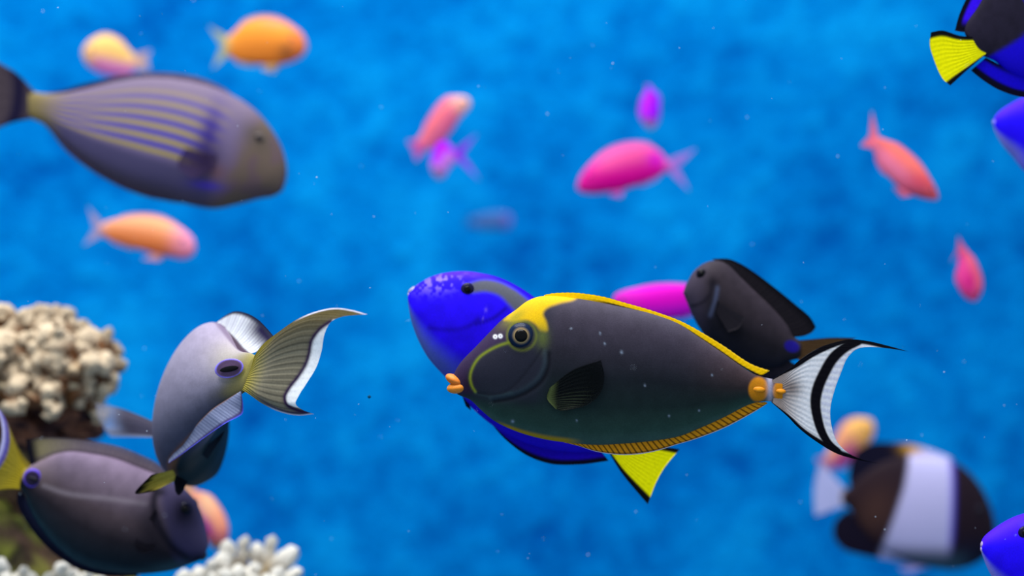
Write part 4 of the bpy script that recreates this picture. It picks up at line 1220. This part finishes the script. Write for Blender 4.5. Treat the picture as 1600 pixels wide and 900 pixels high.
def coral_cream():
    ctr = at(50, 588, 1.95)
    root = bpy.data.objects.new('coral', None)
    root.location = ctr
    root.empty_display_size = .03
    COL.objects.link(root)
    tag(root, 'cream knobbly branching coral head with a brown underside at the left edge', 'coral')
    def cf(P, D):
        n1 = vnoise(P[:, 0] * 1000, P[:, 2] * 1000 + P[:, 1] * 700, 14, 9)
        c_ = mixc(full(len(P), K(126, 84, 58)), K(60, 40, 38), sm(.5, .8, n1) * .8)
        return mixc(c_, mixc(full(len(P), K(206, 184, 150)), K(150, 110, 72), sm(.5, .75, vnoise(P[:, 0] * 1000, P[:, 2] * 1000 + P[:, 1] * 700, 9, 33))), sm(-.25, .35, D[:, 2]))
    px = 1.95 / U
    lobes = [(-42, 572, 108, 80, .07), (112, 580, 66, 42, .055), (80, 545, 60, 36, .05), (60, 612, 92, 34, .06)]
    meshes = [nub_mesh('coral_branch', 100 + i, CREAM * np.array([.80, .74, .66]) * (.92 + .05 * i), BROWN * (1.1 + .12 * (i % 3)), fork=2 + i % 2, lo=.3, hi=1.0) for i in range(7)]
    for (cx, cy, rx, ry, rd) in lobes:
        c0 = at(cx, cy, 1.95) - ctr
        R = np.array([rx * px, rd, ry * px])
        lump('coral_base', tuple(c0), R * .93, cf, 4 + cx, M_CORAL, parent=root, amp=.17)
        g = math.pi * (3 - math.sqrt(5))
        total = int(30 + (rx * ry) / 52)
        for i in range(total):
            z = 1 - 2 * (i + .5) / total
            if z < -.55:
                continue
            r_ = math.sqrt(1 - z * z)
            D = np.array([math.cos(g * i) * r_, math.sin(g * i) * r_, z])
            if D[1] > .45:
                continue
            p = c0 + D * R * random.uniform(.62, .98)
            inner = any(np.sum(((p + D * R * .1 - (at(a, b, 1.95) - ctr)) / np.array([q * px, w, e * px])) ** 2) < .55 for a, b, q, e, w in lobes if (a, b) != (cx, cy))
            if inner:
                continue
            nd = D / R
            nd /= np.linalg.norm(nd)
            nd = nd + np.array([random.uniform(-.6, .6), random.uniform(-.5, .5), random.uniform(-.2, .6)])
            o = link('coral_branch', meshes[random.randrange(7)], M_CORAL, root, loc=tuple(p))
            orient(o, nd, random.uniform(0, 6.28))
            k = random.uniform(.017, .030)
            w = random.uniform(.9, 1.35)
            o.scale = (k * w, k * w * random.uniform(.8, 1.2), k * random.uniform(.85, 1.3))
    # stout brown stalk under the head
    c0 = at(70, 660, 1.97) - ctr
    lump('coral_base', tuple(c0), (.055, .05, .030), lambda P, D: mixc(full(len(P), K(112, 74, 58)), K(52, 34, 36), sm(.4, .75, vnoise(P[:, 0] * 1000, P[:, 2] * 1000, 12, 19))), 8, M_CORAL, parent=root, amp=.2)
    c0 = at(120, 648, 1.96) - ctr
    lump('coral_base', tuple(c0), (.026, .03, .022), lambda P, D: mixc(full(len(P), K(112, 74, 58)), K(52, 34, 36), sm(.4, .75, vnoise(P[:, 0] * 1000, P[:, 2] * 1000, 12, 29))), 9, M_CORAL, parent=root, amp=.2)
coral_cream()

def coral_white():
    d = 1.92
    ctr = at(330, 960, d)
    root = bpy.data.objects.new('coral', None)
    root.location = ctr
    root.empty_display_size = .03
    COL.objects.link(root)
    tag(root, 'white finger coral with stubby branches along the bottom left', 'coral')
    def cf(P, D):
        return mixc(full(len(P), K(120, 100, 64)), K(70, 58, 44), sm(.4, .8, vnoise(P[:, 0] * 1000, P[:, 2] * 1000, 10, 12)))
    lump('coral_base', (.012, .02, -.02), (.078, .055, .042), cf, 6, M_CORAL, parent=root, amp=.12)
    meshes = [nub_mesh('coral_branch', 300 + i, CWHITE, CTAN, fork=i % 3) for i in range(6)]
    def branch(tx, ty, bx, by, w, dd=0.0, k=0):
        tip = at(tx, ty, d + dd) - ctr
        base = at(bx, by, d + dd + random.uniform(0, .02)) - ctr
        L = np.linalg.norm(tip - base)
        o = link('coral_branch', meshes[k % 6], M_CORAL, root, loc=tuple(base))
        orient(o, tip - base, random.uniform(0, 6.28))
        s = w * 1.05 * d / U / .30 / 2
        o.scale = (s, s, L)
    spec = [(357, 842, 350, 900, 22, -.01, 0), (383, 836, 372, 905, 24, 0, 3), (348, 862, 345, 915, 24, -.03, 0), (333, 872, 330, 925, 26, -.04, 3), (402, 846, 400, 910, 20, .01, 0), (426, 835, 410, 915, 24, 0, 3),
            (466, 857, 405, 905, 26, -.01, 0), (472, 888, 420, 925, 24, -.02, 3), (313, 884, 312, 935, 24, -.04, 0), (287, 888, 292, 940, 22, -.05, 0), (372, 880, 370, 930, 26, -.05, 1), (398, 878, 392, 930, 24, -.04, 4),
            (440, 884, 420, 940, 24, -.05, 1), (352, 888, 352, 940, 24, -.06, 4), (420, 895, 412, 940, 22, -.07, 2), (330, 896, 330, 945, 22, -.07, 2)]
    for t in spec:
        branch(*t)
    for i in range(46):
        x = random.uniform(285, 455)
        y = random.uniform(905, 960)
        branch(x + random.uniform(-8, 8), y - 10, x, y + 45, random.uniform(20, 26), random.uniform(-.09, .03), i)
coral_white()

def coral_small():
    d = 1.86
    ctr = at(70, 950, d)
    root = bpy.data.objects.new('coral', None)
    root.location = ctr
    root.empty_display_size = .03
    COL.objects.link(root)
    tag(root, 'low white tipped coral in the bottom left corner under the grey surgeonfish', 'coral')
    def cf(P, D):
        return mixc(full(len(P), K(96, 96, 50)), K(50, 50, 36), sm(.4, .8, vnoise(P[:, 0] * 1000, P[:, 2] * 1000, 10, 15)))
    lump('coral_base', (-.015, .02, -.01), (.07, .045, .036), cf, 9, M_CORAL, parent=root, amp=.12)
    meshes = [nub_mesh('coral_branch', 500 + i, CWHITE * .92, CTAN * .8, fork=1 + i % 2) for i in range(4)]
    tips = [(0, 872), (8, 892), (38, 884), (50, 894), (97, 881), (112, 890), (76, 893), (140, 891), (24, 899), (128, 898), (158, 898), (-20, 880)]
    for i, (x, y) in enumerate(tips + [(random.uniform(-60, 150), random.uniform(905, 950)) for _ in range(34)]):
        base = at(x + random.uniform(-6, 6), y + 48, d + random.uniform(-.02, .03)) - ctr
        tip = at(x, y, d - .02) - ctr
        o = link('coral_branch', meshes[i % 4], M_CORAL, root, loc=tuple(base))
        orient(o, tip - base, random.uniform(0, 6.28))
        s = random.uniform(18, 24) * d / U / .6
        o.scale = (s, s, np.linalg.norm(tip - base))
coral_small()

# ------------------------------------------------------------------ specks drifting in the water
def specks():
    V, F, C = [], [], []
    ico = np.array([(1, 0, 0), (-1, 0, 0), (0, 1, 0), (0, -1, 0), (0, 0, 1), (0, 0, -1)], float)
    tri = [(0, 2, 4), (2, 1, 4), (1, 3, 4), (3, 0, 4), (2, 0, 5), (1, 2, 5), (3, 1, 5), (0, 3, 5)]
    for i in range(330):
        px, py = random.uniform(-250, 1850), random.uniform(-200, 1100)
        d = random.uniform(1.25, 1.46)
        r = random.choice([.4, .45, .5, .6, .7, .8, 1.1]) * d / U
        p = at(px, py, d)
        st = len(V)
        sc = np.array([random.uniform(.8, 1.8), 1, random.uniform(.7, 1.1)])
        V.extend(p + ico * r * sc)
        F.extend([tuple(st + k for k in t) for t in tri])
        C.extend([K(215, 228, 245)] * 6)
    p = at(577, 620, 1.45)
    st = len(V)
    V.extend(p + ico * 3.2 * 1.45 / U)
    F.extend([tuple(st + k for k in t) for t in tri])
    C.extend([K(22, 74, 104)] * 6)
    o = link('drifting_speck', make_mesh('drifting_speck', np.array(V), F, np.array(C)), M_FIN)
    o['kind'] = 'stuff'
    tag(o, 'tiny pale specks drifting in the blue water', 'specks')
specks()
